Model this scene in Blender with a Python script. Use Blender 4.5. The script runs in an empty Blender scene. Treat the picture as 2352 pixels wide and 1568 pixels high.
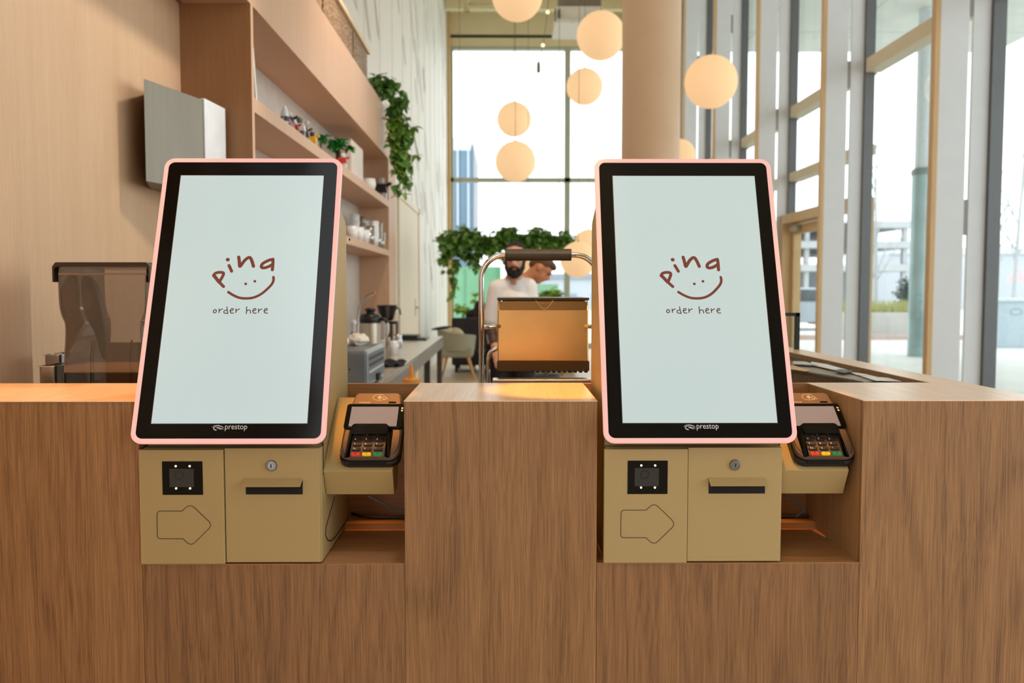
import bpy, bmesh, math, random
from mathutils import Vector, Matrix
random.seed(7)
sc = bpy.context.scene
COL = sc.collection
R = math.radians
PI = math.pi
# ------------------------------------------------------------------ camera, sky, lamps, exposure
F = 2020.0
PITCH, YAW = R(3.37), R(0.45)
CH = 1.38
cd = bpy.data.cameras.new('camera'); cam = bpy.data.objects.new('camera', cd); COL.objects.link(cam)
cam.location = (0, 0, CH); cam.rotation_euler = (R(90) - PITCH, 0, -YAW)
cd.sensor_width = 36; cd.lens = 36 * F / 2352; cd.clip_end = 400; cd.clip_start = .05
cd.dof.use_dof = True; cd.dof.focus_distance = 1.70; cd.dof.aperture_fstop = 5.0
sc.camera = cam
sc.view_settings.view_transform = 'Standard'; sc.view_settings.look = 'None'
sc.view_settings.gamma = 1; sc.view_settings.exposure = 0.0; sc.view_settings.use_curve_mapping = False
w = bpy.data.worlds.new('overcast_sky'); sc.world = w; w.use_nodes = True
nt = w.node_tree; nt.nodes.clear()
o_ = nt.nodes.new('ShaderNodeOutputWorld'); b_ = nt.nodes.new('ShaderNodeBackground')
tcw = nt.nodes.new('ShaderNodeTexCoord'); nzw = nt.nodes.new('ShaderNodeTexNoise'); nzw.inputs['Scale'].default_value = 1.5
rw = nt.nodes.new('ShaderNodeValToRGB')
rw.color_ramp.elements[0].color = (.93, .97, 1, 1); rw.color_ramp.elements[1].color = (1, 1, 1, 1)
nt.links.new(tcw.outputs['Generated'], nzw.inputs['Vector']); nt.links.new(nzw.outputs['Fac'], rw.inputs['Fac'])
nt.links.new(rw.outputs['Color'], b_.inputs['Color']); nt.links.new(b_.outputs[0], o_.inputs[0])
b_.inputs['Strength'].default_value = 2.6

def spot(name, loc, target, energy, color, angle, blend=.25, radius=.03):
    l = bpy.data.lights.new(name, 'SPOT'); l.energy = energy; l.color = color; l.spot_size = R(angle)
    l.spot_blend = blend; l.shadow_soft_size = radius
    o = bpy.data.objects.new(name, l); COL.objects.link(o); o.location = loc
    o.rotation_euler = (Vector(target) - Vector(loc)).to_track_quat('-Z', 'Y').to_euler()
    return o
WARM = (1.0, .44, .10)
spot('warm_spotlight', (-.80, 1.50, 3.2), (-.88, 1.85, 1.17), 175, WARM, 20, .12)
spot('warm_spotlight', (-.27, 1.45, 3.2), (-.275, 1.82, 1.0), 190, WARM, 5, .12)
spot('warm_spotlight', (.06, 1.50, 3.2), (.13, 1.88, 1.17), 300, (1, .46, .08), 9.5, .12)
spot('warm_spotlight', (.62, 1.45, 3.2), (.59, 1.82, 1.0), 190, WARM, 6, .12)
spot('grill_spotlight', (.30, 1.15, 3.0), (.13, 2.32, 1.34), 110, (1, .64, .30), 13, .5)
spot('barista_spotlight', (.1, 5.6, 4.2), (.15, 6.5, 1.4), 60, (1, .72, .45), 40, .6, .05)
spot('shelf_downlight', (-.3, 5.5, 4.2), (-1.1, 5.8, 1.6), 130, (1, .82, .68), 95, .8, .1)
spot('wall_fill', (-.05, 3.60, 3.4), (-1.3, 2.7, 1.5), 90, (1, .88, .76), 75, .8, .1)  # unseen lamp, placed and aimed to brighten the oak wall

# ------------------------------------------------------------------ pixel to place
def ray(px, py):
    d = Vector(((px - 1176) / F, 1.0, -(py - 784) / F))
    c, s = math.cos(-PITCH), math.sin(-PITCH)
    d = Vector((d.x, d.y * c - d.z * s, d.y * s + d.z * c))
    c, s = math.cos(-YAW), math.sin(-YAW)
    return Vector((d.x * c - d.y * s, d.x * s + d.y * c, d.z))
def PY(px, py, Y):
    d = ray(px, py); t = Y / d.y; return Vector((d.x * t, Y, CH + d.z * t))
def PX(px, py, X):
    d = ray(px, py); t = X / d.x; return Vector((X, d.y * t, CH + d.z * t))
def PZ(px, py, Z):
    d = ray(px, py); t = (Z - CH) / d.z; return Vector((d.x * t, d.y * t, Z))

# ------------------------------------------------------------------ materials
MATS = {}
def _base(name):
    m = bpy.data.materials.new(name); m.use_nodes = True
    n = m.node_tree.nodes; bs = n['Principled BSDF']
    return m, n, m.node_tree.links, bs
def lin(c):
    return tuple(((x / 255) / 12.92 if x / 255 <= .04045 else (((x / 255) + .055) / 1.055) ** 2.4) for x in c) + (1,)
def mat(name, rgb, rough=.5, metal=0, var=.06, scale=12, bump=0, stretch=(1, 1, 1), emit=None, estr=0, trans=0, spec=.5, coat=0):
    if name in MATS: return MATS[name]
    m, n, l, bs = _base(name)
    c = lin(rgb)
    tc = n.new('ShaderNodeTexCoord'); mp = n.new('ShaderNodeMapping'); mp.inputs['Scale'].default_value = stretch
    nz = n.new('ShaderNodeTexNoise'); nz.inputs['Scale'].default_value = scale; nz.inputs['Detail'].default_value = 4
    cr = n.new('ShaderNodeValToRGB')
    cr.color_ramp.elements[0].position = .3; cr.color_ramp.elements[1].position = .7
    cr.color_ramp.elements[0].color = tuple(x * (1 - var) for x in c[:3]) + (1,)
    cr.color_ramp.elements[1].color = tuple(min(1, x * (1 + var)) for x in c[:3]) + (1,)
    l.new(tc.outputs['Object'], mp.inputs['Vector']); l.new(mp.outputs[0], nz.inputs['Vector'])
    l.new(nz.outputs['Fac'], cr.inputs['Fac']); l.new(cr.outputs['Color'], bs.inputs['Base Color'])
    bs.inputs['Roughness'].default_value = rough; bs.inputs['Metallic'].default_value = metal
    bs.inputs['Specular IOR Level'].default_value = spec; bs.inputs['Coat Weight'].default_value = coat
    if bump:
        bp = n.new('ShaderNodeBump'); bp.inputs['Strength'].default_value = bump; bp.inputs['Distance'].default_value = .002
        l.new(nz.outputs['Fac'], bp.inputs['Height']); l.new(bp.outputs[0], bs.inputs['Normal'])
    if emit:
        bs.inputs['Emission Color'].default_value = lin(emit); bs.inputs['Emission Strength'].default_value = estr
    if trans: bs.inputs['Transmission Weight'].default_value = trans
    MATS[name] = m
    return m
def wood(name, light, dark, axis='Z', rough=.45, contour=14.0, contrast=1.0, offs=0.0):
    if name in MATS: return MATS[name]
    m, n, l, bs = _base(name)
    tc = n.new('ShaderNodeTexCoord'); mp = n.new('ShaderNodeMapping'); mp.inputs['Location'].default_value = (offs, offs * .7, offs * .3)
    mp.inputs['Scale'].default_value = {'Z': (1, 1, .018), 'X': (.018, 1, 1), 'Y': (1, .018, 1)}[axis]
    mp2 = n.new('ShaderNodeMapping'); mp2.inputs['Location'].default_value = (offs * 1.3, offs, offs)
    mp2.inputs['Scale'].default_value = {'Z': (1, 1, .07), 'X': (.07, 1, 1), 'Y': (1, .07, 1)}[axis]
    fine = n.new('ShaderNodeTexNoise'); fine.inputs['Scale'].default_value = 400; fine.inputs['Detail'].default_value = 3; fine.inputs['Roughness'].default_value = .65
    med = n.new('ShaderNodeTexNoise'); med.inputs['Scale'].default_value = 48; med.inputs['Detail'].default_value = 3
    big = n.new('ShaderNodeTexNoise'); big.inputs['Scale'].default_value = 3.2; big.inputs['Detail'].default_value = 1.5; big.inputs['Roughness'].default_value = .4
    for a, b in ((mp, fine), (mp, med), (mp2, big)):
        l.new(a.outputs[0], b.inputs['Vector'])
    mpw = n.new('ShaderNodeMapping'); mpw.inputs['Scale'].default_value = {'Z': (1, 1, .3), 'X': (.3, 1, 1), 'Y': (1, .3, 1)}[axis]; mpw.inputs['Location'].default_value = (offs + 3, offs, offs)
    wz = n.new('ShaderNodeTexNoise'); wz.inputs['Scale'].default_value = 7; wz.inputs['Detail'].default_value = 2
    sb_ = n.new('ShaderNodeVectorMath'); sb_.operation = 'SUBTRACT'; sb_.inputs[1].default_value = (.5, .5, .5)
    ml = n.new('ShaderNodeVectorMath'); ml.operation = 'MULTIPLY'; ml.inputs[1].default_value = {'Z': (.022, .022, 0), 'X': (0, .022, .022), 'Y': (.03, 0, .03)}[axis]
    ad = n.new('ShaderNodeVectorMath'); ad.operation = 'ADD'
    l.new(tc.outputs['Object'], mpw.inputs['Vector']); l.new(mpw.outputs[0], wz.inputs['Vector']); l.new(wz.outputs['Color'], sb_.inputs[0])
    l.new(sb_.outputs[0], ml.inputs[0]); l.new(ml.outputs[0], ad.inputs[0]); l.new(tc.outputs['Object'], ad.inputs[1])
    l.new(ad.outputs[0], mp.inputs['Vector']); l.new(tc.outputs['Object'], mp2.inputs['Vector'])
    def math_(op, a, b=None, c=None):
        x = n.new('ShaderNodeMath'); x.operation = op
        for i, v in enumerate((a, b, c)):
            if v is None: continue
            if isinstance(v, (int, float)): x.inputs[i].default_value = v
            else: l.new(v, x.inputs[i])
        return x.outputs[0]
    slow = n.new('ShaderNodeTexNoise'); slow.inputs['Scale'].default_value = 5; slow.inputs['Detail'].default_value = 2
    l.new(mp2.outputs[0], slow.inputs['Vector'])
    s = math_('SINE', math_('MULTIPLY', big.outputs['Fac'], contour * 2 * PI))
    s = math_('POWER', math_('ABSOLUTE', math_('MULTIPLY_ADD', s, .5, .5)), 4.0)
    t = math_('MULTIPLY_ADD', fine.outputs['Fac'], 1.4 * contrast, -.70 * contrast)
    t2 = math_('ADD', math_('MULTIPLY_ADD', med.outputs['Fac'], .45 * contrast, -.225 * contrast), math_('MULTIPLY_ADD', slow.outputs['Fac'], .30 * contrast, -.15 * contrast))
    t3 = math_('MULTIPLY_ADD', s, -.15 * contrast, .05 * contrast)
    f = math_('ADD', math_('ADD', t, t2), math_('ADD', t3, .5))
    cr = n.new('ShaderNodeValToRGB'); e = cr.color_ramp.elements
    e[0].position = .12; e[0].color = lin(dark); e[1].position = .88; e[1].color = lin(light)
    l.new(f, cr.inputs['Fac']); l.new(cr.outputs['Color'], bs.inputs['Base Color'])
    bs.inputs['Roughness'].default_value = rough
    bp = n.new('ShaderNodeBump'); bp.inputs['Strength'].default_value = .12; bp.inputs['Distance'].default_value = .001
    l.new(fine.outputs['Fac'], bp.inputs['Height']); l.new(bp.outputs[0], bs.inputs['Normal'])
    MATS[name] = m
    return m
def glass(name, tint=(1, 1, 1), gloss=.08, rough=.02, dirt=.0):
    if name in MATS: return MATS[name]
    m = bpy.data.materials.new(name); m.use_nodes = True; n = m.node_tree.nodes; l = m.node_tree.links; n.clear()
    out = n.new('ShaderNodeOutputMaterial'); tr = n.new('ShaderNodeBsdfTransparent'); gl = n.new('ShaderNodeBsdfGlossy'); mx = n.new('ShaderNodeMixShader')
    tc = n.new('ShaderNodeTexCoord'); nz = n.new('ShaderNodeTexNoise'); nz.inputs['Scale'].default_value = 3
    cr = n.new('ShaderNodeValToRGB'); cr.color_ramp.elements[0].color = tuple(x * .97 for x in tint) + (1,); cr.color_ramp.elements[1].color = tint + (1,)
    l.new(tc.outputs['Object'], nz.inputs['Vector']); l.new(nz.outputs['Fac'], cr.inputs['Fac']); l.new(cr.outputs[0], tr.inputs['Color'])
    fr = n.new('ShaderNodeLayerWeight'); fr.inputs['Blend'].default_value = .5
    pw = n.new('ShaderNodeMath'); pw.operation = 'POWER'; pw.inputs[1].default_value = 5
    l.new(fr.outputs['Facing'], pw.inputs[0])
    mm = n.new('ShaderNodeMath'); mm.operation = 'MULTIPLY_ADD'; mm.inputs[1].default_value = .6; mm.inputs[2].default_value = gloss * .5; mm.use_clamp = True
    l.new(pw.outputs[0], mm.inputs[0]); l.new(mm.outputs[0], mx.inputs[0]); gl.inputs['Roughness'].default_value = rough
    l.new(tr.outputs[0], mx.inputs[1]); l.new(gl.outputs[0], mx.inputs[2]); l.new(mx.outputs[0], out.inputs[0])
    MATS[name] = m
    return m

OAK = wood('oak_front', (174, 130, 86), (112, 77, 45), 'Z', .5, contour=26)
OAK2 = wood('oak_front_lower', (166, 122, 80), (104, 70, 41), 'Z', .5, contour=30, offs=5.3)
OAKTOPLIT = wood('oak_top_lit', (255, 226, 196), (234, 192, 158), 'Y', .30, contour=20)  # oak paled so the window sheen on the tops sits in the colour
OAKX = wood('oak_niche', (186, 136, 88), (146, 98, 56), 'X', .5)
OAKIN = wood('oak_niche_side', (184, 142, 96), (146, 104, 64), 'Z', .5, offs=2)
OAKWALL = wood('oak_wall', (216, 182, 148), (194, 157, 122), 'Z', .5, contour=8, contrast=.75, offs=9)
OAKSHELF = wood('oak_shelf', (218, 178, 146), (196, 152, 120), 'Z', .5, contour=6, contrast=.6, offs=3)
OAKSHADED = wood('oak_shelf_shaded', (166, 121, 80), (134, 93, 58), 'Z', .5, contour=6, contrast=.6, offs=13)  # darker copy of the shelf oak, shade of the end panel painted in
TAN = mat('tan_powder_coat', (178, 154, 104), .55, 0, .03, 900, .05)
PINK = mat('pink_light_strip', (150, 108, 104), .4, 0, .04, 6, emit=(240, 182, 172), estr=.86)
BLACKG = mat('black_glass_border', (8, 8, 9), .10, 0, .1, 30, spec=.22)
BLACKP = mat('black_plastic', (24, 22, 22), .35, 0, .1, 60)
DKGREY = mat('dark_grey_plastic', (62, 60, 60), .45, 0, .1, 60)
GREYSH = mat('grey_metal_shell', (150, 152, 155), .35, .6, .05, 60)
SEAM = mat('dark_seam', (52, 40, 24), .7, 0, .1, 50)
CHROME = mat('chrome', (225, 225, 228), .12, 1, .02, 20)
STEEL = mat('brushed_steel', (190, 188, 184), .32, 1, .06, 40, .1, (1, 12, 1))
WHITE = mat('white_paint', (226, 224, 220), .6, 0, .02, 8)
CREAM = mat('cream_paint', (232, 220, 198), .6, 0, .02, 8)

# ------------------------------------------------------------------ mesh builder
class MB:
    def __init__(s): s.bm = bmesh.new(); s.mt = None
    def tf(s, vs):
        if s.mt is not None:
            for v in vs: v.co = s.mt @ v.co
        return vs
    def poly(s, pts, faces):
        vs = [s.bm.verts.new(p) for p in pts]
        for f in faces:
            try: s.bm.faces.new([vs[i] for i in f])
            except ValueError: pass
        s.tf(vs); return s
    def box(s, x0, x1, y0, y1, z0, z1):
        p = [(x, y, z) for z in (z0, z1) for y in (y0, y1) for x in (x0, x1)]
        return s.poly(p, [(0, 2, 3, 1), (4, 5, 7, 6), (0, 1, 5, 4), (2, 6, 7, 3), (0, 4, 6, 2), (1, 3, 7, 5)])
    def prism(s, pts, a, b, axis='Y'):
        # pts: 2D loop; extruded from a to b along axis
        def mk(p, h):
            if axis == 'Y': return (p[0], h, p[1])
            if axis == 'X': return (h, p[0], p[1])
            return (p[0], p[1], h)
        k = len(pts)
        v = [mk(p, a) for p in pts] + [mk(p, b) for p in pts]
        f = [tuple(range(k)), tuple(range(2 * k - 1, k - 1, -1))]
        f += [(i, (i + 1) % k, k + (i + 1) % k, k + i) for i in range(k)]
        return s.poly(v, f)
    def ring(s, outer, inner, a, b, axis='Z'):
        def mk(p, h):
            if axis == 'Y': return (p[0], h, p[1])
            if axis == 'X': return (h, p[0], p[1])
            return (p[0], p[1], h)
        k = len(outer)
        v = [mk(p, a) for p in outer] + [mk(p, a) for p in inner] + [mk(p, b) for p in outer] + [mk(p, b) for p in inner]
        f = []
        for i in range(k):
            j = (i + 1) % k
            f += [(i, j, k + j, k + i), (2 * k + i, 3 * k + i, 3 * k + j, 2 * k + j), (i, 2 * k + i, 2 * k + j, j), (k + i, k + j, 3 * k + j, 3 * k + i)]
        return s.poly(v, f)
    def tube(s, path, r, seg=12, cap=True):
        path = [Vector(p) for p in path]; n = len(path)
        rs = r if isinstance(r, (list, tuple)) else [r] * n
        rings = []; up = None
        for i, p in enumerate(path):
            d = (path[min(i + 1, n - 1)] - path[max(i - 1, 0)])
            if d.length < 1e-9: d = Vector((0, 0, 1))
            d.normalize()
            if up is None:
                up = d.orthogonal().normalized()
            up = (up - d * up.dot(d))
            if up.length < 1e-6: up = d.orthogonal()
            up.normalize(); q = d.cross(up)
            rings.append([s.bm.verts.new(p + (up * math.cos(2 * PI * k / seg) + q * math.sin(2 * PI * k / seg)) * rs[i]) for k in range(seg)])
        for i in range(n - 1):
            for k in range(seg):
                s.bm.faces.new((rings[i][k], rings[i][(k + 1) % seg], rings[i + 1][(k + 1) % seg], rings[i + 1][k]))
        if cap:
            s.bm.faces.new(rings[0][::-1]); s.bm.faces.new(rings[-1])
        for rr in rings: s.tf(rr)
        return s
    def lathe(s, prof, c=(0, 0, 0), seg=24):
        c = Vector(c); rings = []
        for (r, z) in prof:
            if r < 1e-5: rings.append([s.bm.verts.new(c + Vector((0, 0, z)))])
            else: rings.append([s.bm.verts.new(c + Vector((r * math.cos(2 * PI * k / seg), r * math.sin(2 * PI * k / seg), z))) for k in range(seg)])
        for a, b in zip(rings, rings[1:]):
            for k in range(seg):
                j = (k + 1) % seg
                if len(a) == 1 and len(b) == 1: continue
                if len(a) == 1: s.bm.faces.new((a[0], b[j], b[k]))
                elif len(b) == 1: s.bm.faces.new((a[k], a[j], b[0]))
                else: s.bm.faces.new((a[k], a[j], b[j], b[k]))
        for rr in rings: s.tf(rr)
        return s
    def ell(s, c, r, seg=16, rings=10, rot=None):
        c = Vector(c); r = Vector(r) if not isinstance(r, (int, float)) else Vector((r, r, r))
        M = Matrix.Translation(c) @ (rot.to_4x4() if rot else Matrix.Identity(4)) @ Matrix.Diagonal((r.x, r.y, r.z, 1))
        vs = bmesh.ops.create_uvsphere(s.bm, u_segments=seg, v_segments=rings, radius=1)['verts']
        for v in vs: v.co = M @ v.co
        s.tf(vs); return s
    def leaf(s, p, d, up, L, W):
        d = Vector(d).normalized(); up = Vector(up); sd = d.cross(up)
        if sd.length < 1e-4: sd = d.orthogonal()
        sd.normalize(); up = sd.cross(d)
        pts = [p, p + d * L * .25 + sd * W * .5 + up * L * .08, p + d * L * .62 + sd * W * .38 + up * L * .05, p + d * L - up * L * .12,
               p + d * L * .62 - sd * W * .38 + up * L * .05, p + d * L * .25 - sd * W * .5 + up * L * .08, p + d * L * .5 - up * L * .02]
        return s.poly(pts, [(0, 1, 6), (1, 2, 6), (2, 3, 6), (3, 4, 6), (4, 5, 6), (5, 0, 6)])
    def build(s, name, m, parent=None, smooth=False, bevel=0, origin=None, recalc=True):
        if recalc: bmesh.ops.recalc_face_normals(s.bm, faces=s.bm.faces)
        if parent is not None:
            o0 = Vector((0, 0, 0)); q = parent
            while q is not None: o0 += q.location; q = q.parent
        elif origin is not None: o0 = Vector(origin)
        else:
            xs = [v.co for v in s.bm.verts]
            lo = Vector([min(c[i] for c in xs) for i in range(3)]); hi = Vector([max(c[i] for c in xs) for i in range(3)])
            o0 = Vector(((lo.x + hi.x) / 2, (lo.y + hi.y) / 2, lo.z))
        for v in s.bm.verts: v.co -= o0
        me = bpy.data.meshes.new(name); s.bm.to_mesh(me); s.bm.free()
        if smooth:
            for p in me.polygons: p.use_smooth = True
        o = bpy.data.objects.new(name, me); COL.objects.link(o)
        if parent is not None: o.parent = parent
        else: o.location = o0
        if m: me.materials.append(m)
        if bevel:
            b = o.modifiers.new('bevel', 'BEVEL'); b.width = bevel; b.segments = 2; b.limit_method = 'ANGLE'; b.angle_limit = R(40)
        return o
def tag(o, label=None, cat=None, group=None, kind=None):
    if label: o['label'] = label
    if cat: o['category'] = cat
    if group: o['group'] = group
    if kind: o['kind'] = kind
    return o
def empty(name, loc, label=None, cat=None, group=None, kind=None):
    o = bpy.data.objects.new(name, None); COL.objects.link(o); o.location = loc; o.empty_display_size = .05
    return tag(o, label, cat, group, kind)
def copy_tree(o, parent=None):
    c = o.copy(); COL.objects.link(c)
    if parent is not None: c.parent = parent
    for ch in list(o.children): copy_tree(ch, c)
    return c
def struct(name, mb, m, **k):
    return tag(mb.build(name, m, **k), kind='structure')
def rrect(x0, x1, y0, y1, r, seg=6):
    p = []
    for cx, cy, a in ((x1 - r, y1 - r, 0), (x0 + r, y1 - r, 90), (x0 + r, y0 + r, 180), (x1 - r, y0 + r, 270)):
        for k in range(seg + 1):
            t = R(a + 90 * k / seg); p.append((cx + r * math.cos(t), cy + r * math.sin(t)))
    return p
def frame_mt(O, X, U, N):
    M = Matrix.Identity(4)
    for i, v in enumerate((X, U, N, O)):
        for j in range(3): M[j][i] = v[j]
    return M
def stroke(mb, pts, w, seg=10):
    """flat pen stroke in the local XY plane (z=0), round ends"""
    P = [Vector((p[0], p[1], 0)) for p in pts]
    W = w if isinstance(w, (list, tuple)) else [w] * len(P)
    n = len(P); L = []; Rr = []
    for i in range(n):
        d = P[min(i + 1, n - 1)] - P[max(i - 1, 0)]; d.normalize(); q = Vector((-d.y, d.x, 0)) * W[i] / 2
        L.append(P[i] + q); Rr.append(P[i] - q)
    pts_ = L + Rr
    mb.poly(pts_, [(i, i + 1, n + i + 1, n + i) for i in range(n - 1)])
    for i in range(n):
        mb.poly([P[i] + Vector((math.cos(2 * PI * k / seg), math.sin(2 * PI * k / seg), 0)) * W[i] / 2 for k in range(seg)], [tuple(range(seg))])
    return mb
def smooth_pts(pts, it=2, closed=False):
    for _ in range(it):
        q = []; n = len(pts)
        rng = range(n) if closed else range(n - 1)
        if not closed: q.append(pts[0])
        for i in rng:
            a, b = pts[i], pts[(i + 1) % n]
            q += [tuple(a[k] * .75 + b[k] * .25 for k in range(len(a))), tuple(a[k] * .25 + b[k] * .75 for k in range(len(a)))]
        if not closed: q.append(pts[-1])
        pts = q
    return pts
def text_into(mb, txt, x, y, size, z=0.0, align='LEFT', sx=1.0):
    cu = bpy.data.curves.new('t', 'FONT'); cu.body = txt; cu.size = size; cu.align_x = align; cu.resolution_u = 3
    ob = bpy.data.objects.new('t', cu); COL.objects.link(ob)
    me = bpy.data.meshes.new_from_object(ob.evaluated_get(bpy.context.evaluated_depsgraph_get()))
    mb.poly([(v.co.x * sx + x, v.co.y + y, z) for v in me.vertices], [tuple(p.vertices) for p in me.polygons])
    bpy.data.objects.remove(ob); bpy.data.curves.remove(cu); bpy.data.meshes.remove(me)
    return mb

# ------------------------------------------------------------------ key planes
Y0 = 1.683
ZT = PY(1176, 920, Y0).z
YB = PZ(1176, 879, ZT).y
ZL = PY(1176, 1293, Y0).z
XW = -1.33            # left wall
XS = -1.04            # shelf front
YEND = XW * F / (1030 - 1160)
XG = 3.60             # right glazing
ZC = 7.72             # ceiling
ZSOF = 7.14

# ================================================================== SETTING
FLOORM = mat('pale_floor', (206, 184, 158), .45, 0, .05, 3)
struct('floor', MB().box(-1.5, 3.9, -6, YEND + .2, -.1, 0), FLOORM)
CEILM = mat('cream_ceiling', (222, 208, 168), .7, 0, .03, 4)
cb = MB().box(-1.5, 3.75, -6, YEND + .2, ZC, ZC + .2)
for yy in (19.6, 18.2): cb.box(-1.3, 3.6, yy, yy + .18, ZC - .22, ZC)
struct('ceiling', cb, CEILM)
# left wall: oak clad near part, white boarded wall further on
ZFB = PX(893, 365, XS).z; ZFT = PX(893, 258, XS).z
YE = XS * F / (588 - 1160); YF = XS * F / (895 - 1160); YF2 = YF + .5
struct('wall_left', MB().box(XW - .15, XW, -1.0, YE, 0, ZFB), OAKWALL)
YN = -1.25 * F / (1084)
struct('wall_left_near', MB().box(XW, -1.25, -1.0, YN * -1 if YN < 0 else YN, 0, ZFB), OAKWALL)
WB = mat('white_boards', (232, 228, 220), .55, 0, .015, 5)
wl = MB(); yy = YE; 
wl.box(XW - .15, XW, -1.0, YEND, ZFB, ZC)
wl.box(XW - .15, XW, YE, YEND, 0, ZFB)
struct('wall_left_white', wl, WB)
jm = MB(); rj = random.Random(3)
yy = 3.2
while yy < YEND - .2:
    jm.box(XW, XW + .004, yy, yy + .008, 3.0 if yy < YF2 else 0.0, ZC); yy += 1.05
struct('trim_1', jm, mat('board_joint', (220, 214, 202), .7))
jm = MB()
for k in range(70):
    y_ = rj.uniform(5.5, YEND - .5); z_ = rj.uniform(3.4 if y_ < YF2 else 1.2, 7.2); L = rj.uniform(.3, .7)
    jm.poly([(XW + .003, y_, z_), (XW + .003, y_ + .16, z_), (XW + .003, y_ + .16 + L * .9, z_ - L), (XW + .003, y_ + L * .9, z_ - L)], [(0, 1, 2, 3)])
struct('trim_2', jm, mat('board_relief', (204, 198, 188), .7))
struct('trim_3', MB().box(XW, XW + .07, YEND - .25, YEND, 0, ZC), mat('corner_oak_trim', (206, 172, 118), .5))
# bulkhead over the shelves with its fascia
struct('wall_left_bulkhead', MB().box(XW, XS, -1.0, YF2, ZFB, ZFT), OAKSHELF, origin=(0, 0, 0))
# rear wall glazing
def zb(py): return PY(1176, py, YEND).z
def xb(px): return PY(px, 600, YEND).x
FR = mat('cream_frame', (224, 214, 188), .5, 0, .02, 6)
FRG = mat('grey_frame', (176, 178, 160), .5, 0, .03, 6)
hb = MB()
hb.box(XW, XG, YEND, YEND + .25, zb(84) + .05, ZC)
hb.box(XW, XG, YEND, YEND + .25, zb(106), zb(87))
struct('wall_back', hb, CEILM)
struct('trim_4', MB().box(XW, XG, YEND + .05, YEND + .25, zb(87), zb(84) + .05), mat('dark_slot', (60, 52, 44), .6))
wroot = empty('window_1', (xb(1300), YEND + .1, 0), kind='structure')
fb = MB()
fb.box(XW + .0, xb(1042), YEND + .0, YEND + .12, 0, zb(106))
for px in (1303, 1560): fb.box(xb(px - 7), xb(px + 6), YEND, YEND + .14, 0, zb(106))
fb.box(XW, XG, YEND, YEND + .14, zb(418), zb(408))
fb.box(XW, XG, YEND, YEND + .14, 0, .12)
fb.box(XW, XG, YEND + .02, YEND + .14, zb(113), zb(106))
fb.build('window_frame', FRG, wroot)
MB().box(XW + .1, XG, YEND + .06, YEND + .07, .1, zb(112)).build('pane', glass('window_glass', (.985, 1, .99), .05), wroot)
# right glazing: bays between deep fins
PYS = [1.9, 4.19, 6.48, 8.76, 11.05, 13.33, 15.62, 17.9, 20.2]
POSTW = mat('white_post', (226, 229, 236), .5, 0, .02, 6)
POSTWOOD = mat('post_wood_edge', (214, 178, 132), .5, 0, .06, 9, stretch=(8, 8, .4))
MULL = mat('mullion_dark', (104, 106, 109), .4, .3, .04, 6)
GLR = glass('side_glass', (.97, 1, .985), .05)
Ztr = [PX(1985, 178, XG).z, PX(1985, 148, XG).z]
for i, y in enumerate(PYS):
    r = empty('window_%d' % (i + 2), (XG, y, 0), kind='structure')
    # post: two white plates with a light gap, wooden nosing inwards
    MB().box(3.15, 3.365, y - .012, y + .012, 0, ZC).box(3.395, 3.525, y - .012, y + .012, 0, ZC).build('post', POSTW, r, bevel=.003)
    sp = MB()
    for zz in (.4, 1.78, 3.36, 5.2): sp.box(3.365, 3.395, y - .008, y + .008, zz, zz + .26)
    sp.build('spacer', mat('spacer_grey', (150, 150, 148), .5), r)
    MB().box(3.11, 3.15, y - .032, y + .032, 0, ZC).build('wood_nosing', POSTWOOD, r, bevel=.003)
    MB().box(3.525, 3.62, y - .045, y + .045, 0, ZC).build('mullion', MULL, r)
    y2 = PYS[i + 1] if i + 1 < len(PYS) else YEND
    ytr = MB()
    if i in (4,):  # farther bays
        pass
    zt = [(Ztr[0], Ztr[1])]
    if i == 3: zt += [(2.72, 2.82)]
    if i == 4: zt += [(2.72, 2.82)]
    for a, b in zt: ytr.box(3.53, 3.68, y + .04, y2 - .04, a, b)
    ytr.box(3.53, 3.68, y + .04, y2 - .04, 0, .06)
    ytr.build('transom', FR, r)
    if i == 3: MB().box(3.60, 3.612, y + .04, y2 - .04, 2.3, ZSOF).build('pane', GLR, r)
    else: MB().box(3.60, 3.612, y + .04, y2 - .04, .06, ZSOF).build('pane', GLR, r)
struct('wall_right', MB().box(3.53, 3.75, -6, YEND, ZSOF, ZC), CEILM)
# glazed door in the fourth bay
ya, yb_ = PYS[3] + .04, PYS[4] - .04
dr = empty('door_1', (XG, ya, 0), kind='structure')
DF = mat('oak_door_frame', (214, 184, 140), .5, 0, .05, 9, stretch=(6, 6, .5))
MB().box(3.44, 3.68, yb_ - .06, yb_, 0, 2.30).box(3.44, 3.68, ya, ya + .06, 0, 2.30).box(3.44, 3.68, ya + .06, yb_ - .06, 2.19, 2.30).build('door_frame', DF, dr)
yl0, yl1 = 9.93, yb_ - .07
lf = MB().box(3.56, 3.62, yl0, yl0 + .09, .02, 2.17).box(3.56, 3.62, yl1 - .07, yl1, .02, 2.17).box(3.56, 3.62, yl0 + .09, yl1 - .07, 2.06, 2.17).box(3.56, 3.62, yl0 + .09, yl1 - .07, .02, .12)
lf = lf.build('door_leaf', DF, dr)
MB().box(3.585, 3.595, yl0 + .09, yl1 - .07, .12, 2.06).build('pane', GLR, lf)
MB().box(3.56, 3.66, yl0 - .09, yl0 - .01, 0, 2.19).build('side_jamb', DF, dr)
MB().box(3.60, 3.61, ya + .06, yl0 - .09, .06, 2.19).build('side_pane', GLR, dr)
MB().tube([(3.55, yl0 + .05, 1.0), (3.50, yl0 + .05, 1.0), (3.50, yl0 + .18, 1.0)], .011, 8).build('door_handle', STEEL, dr, smooth=True)
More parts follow.
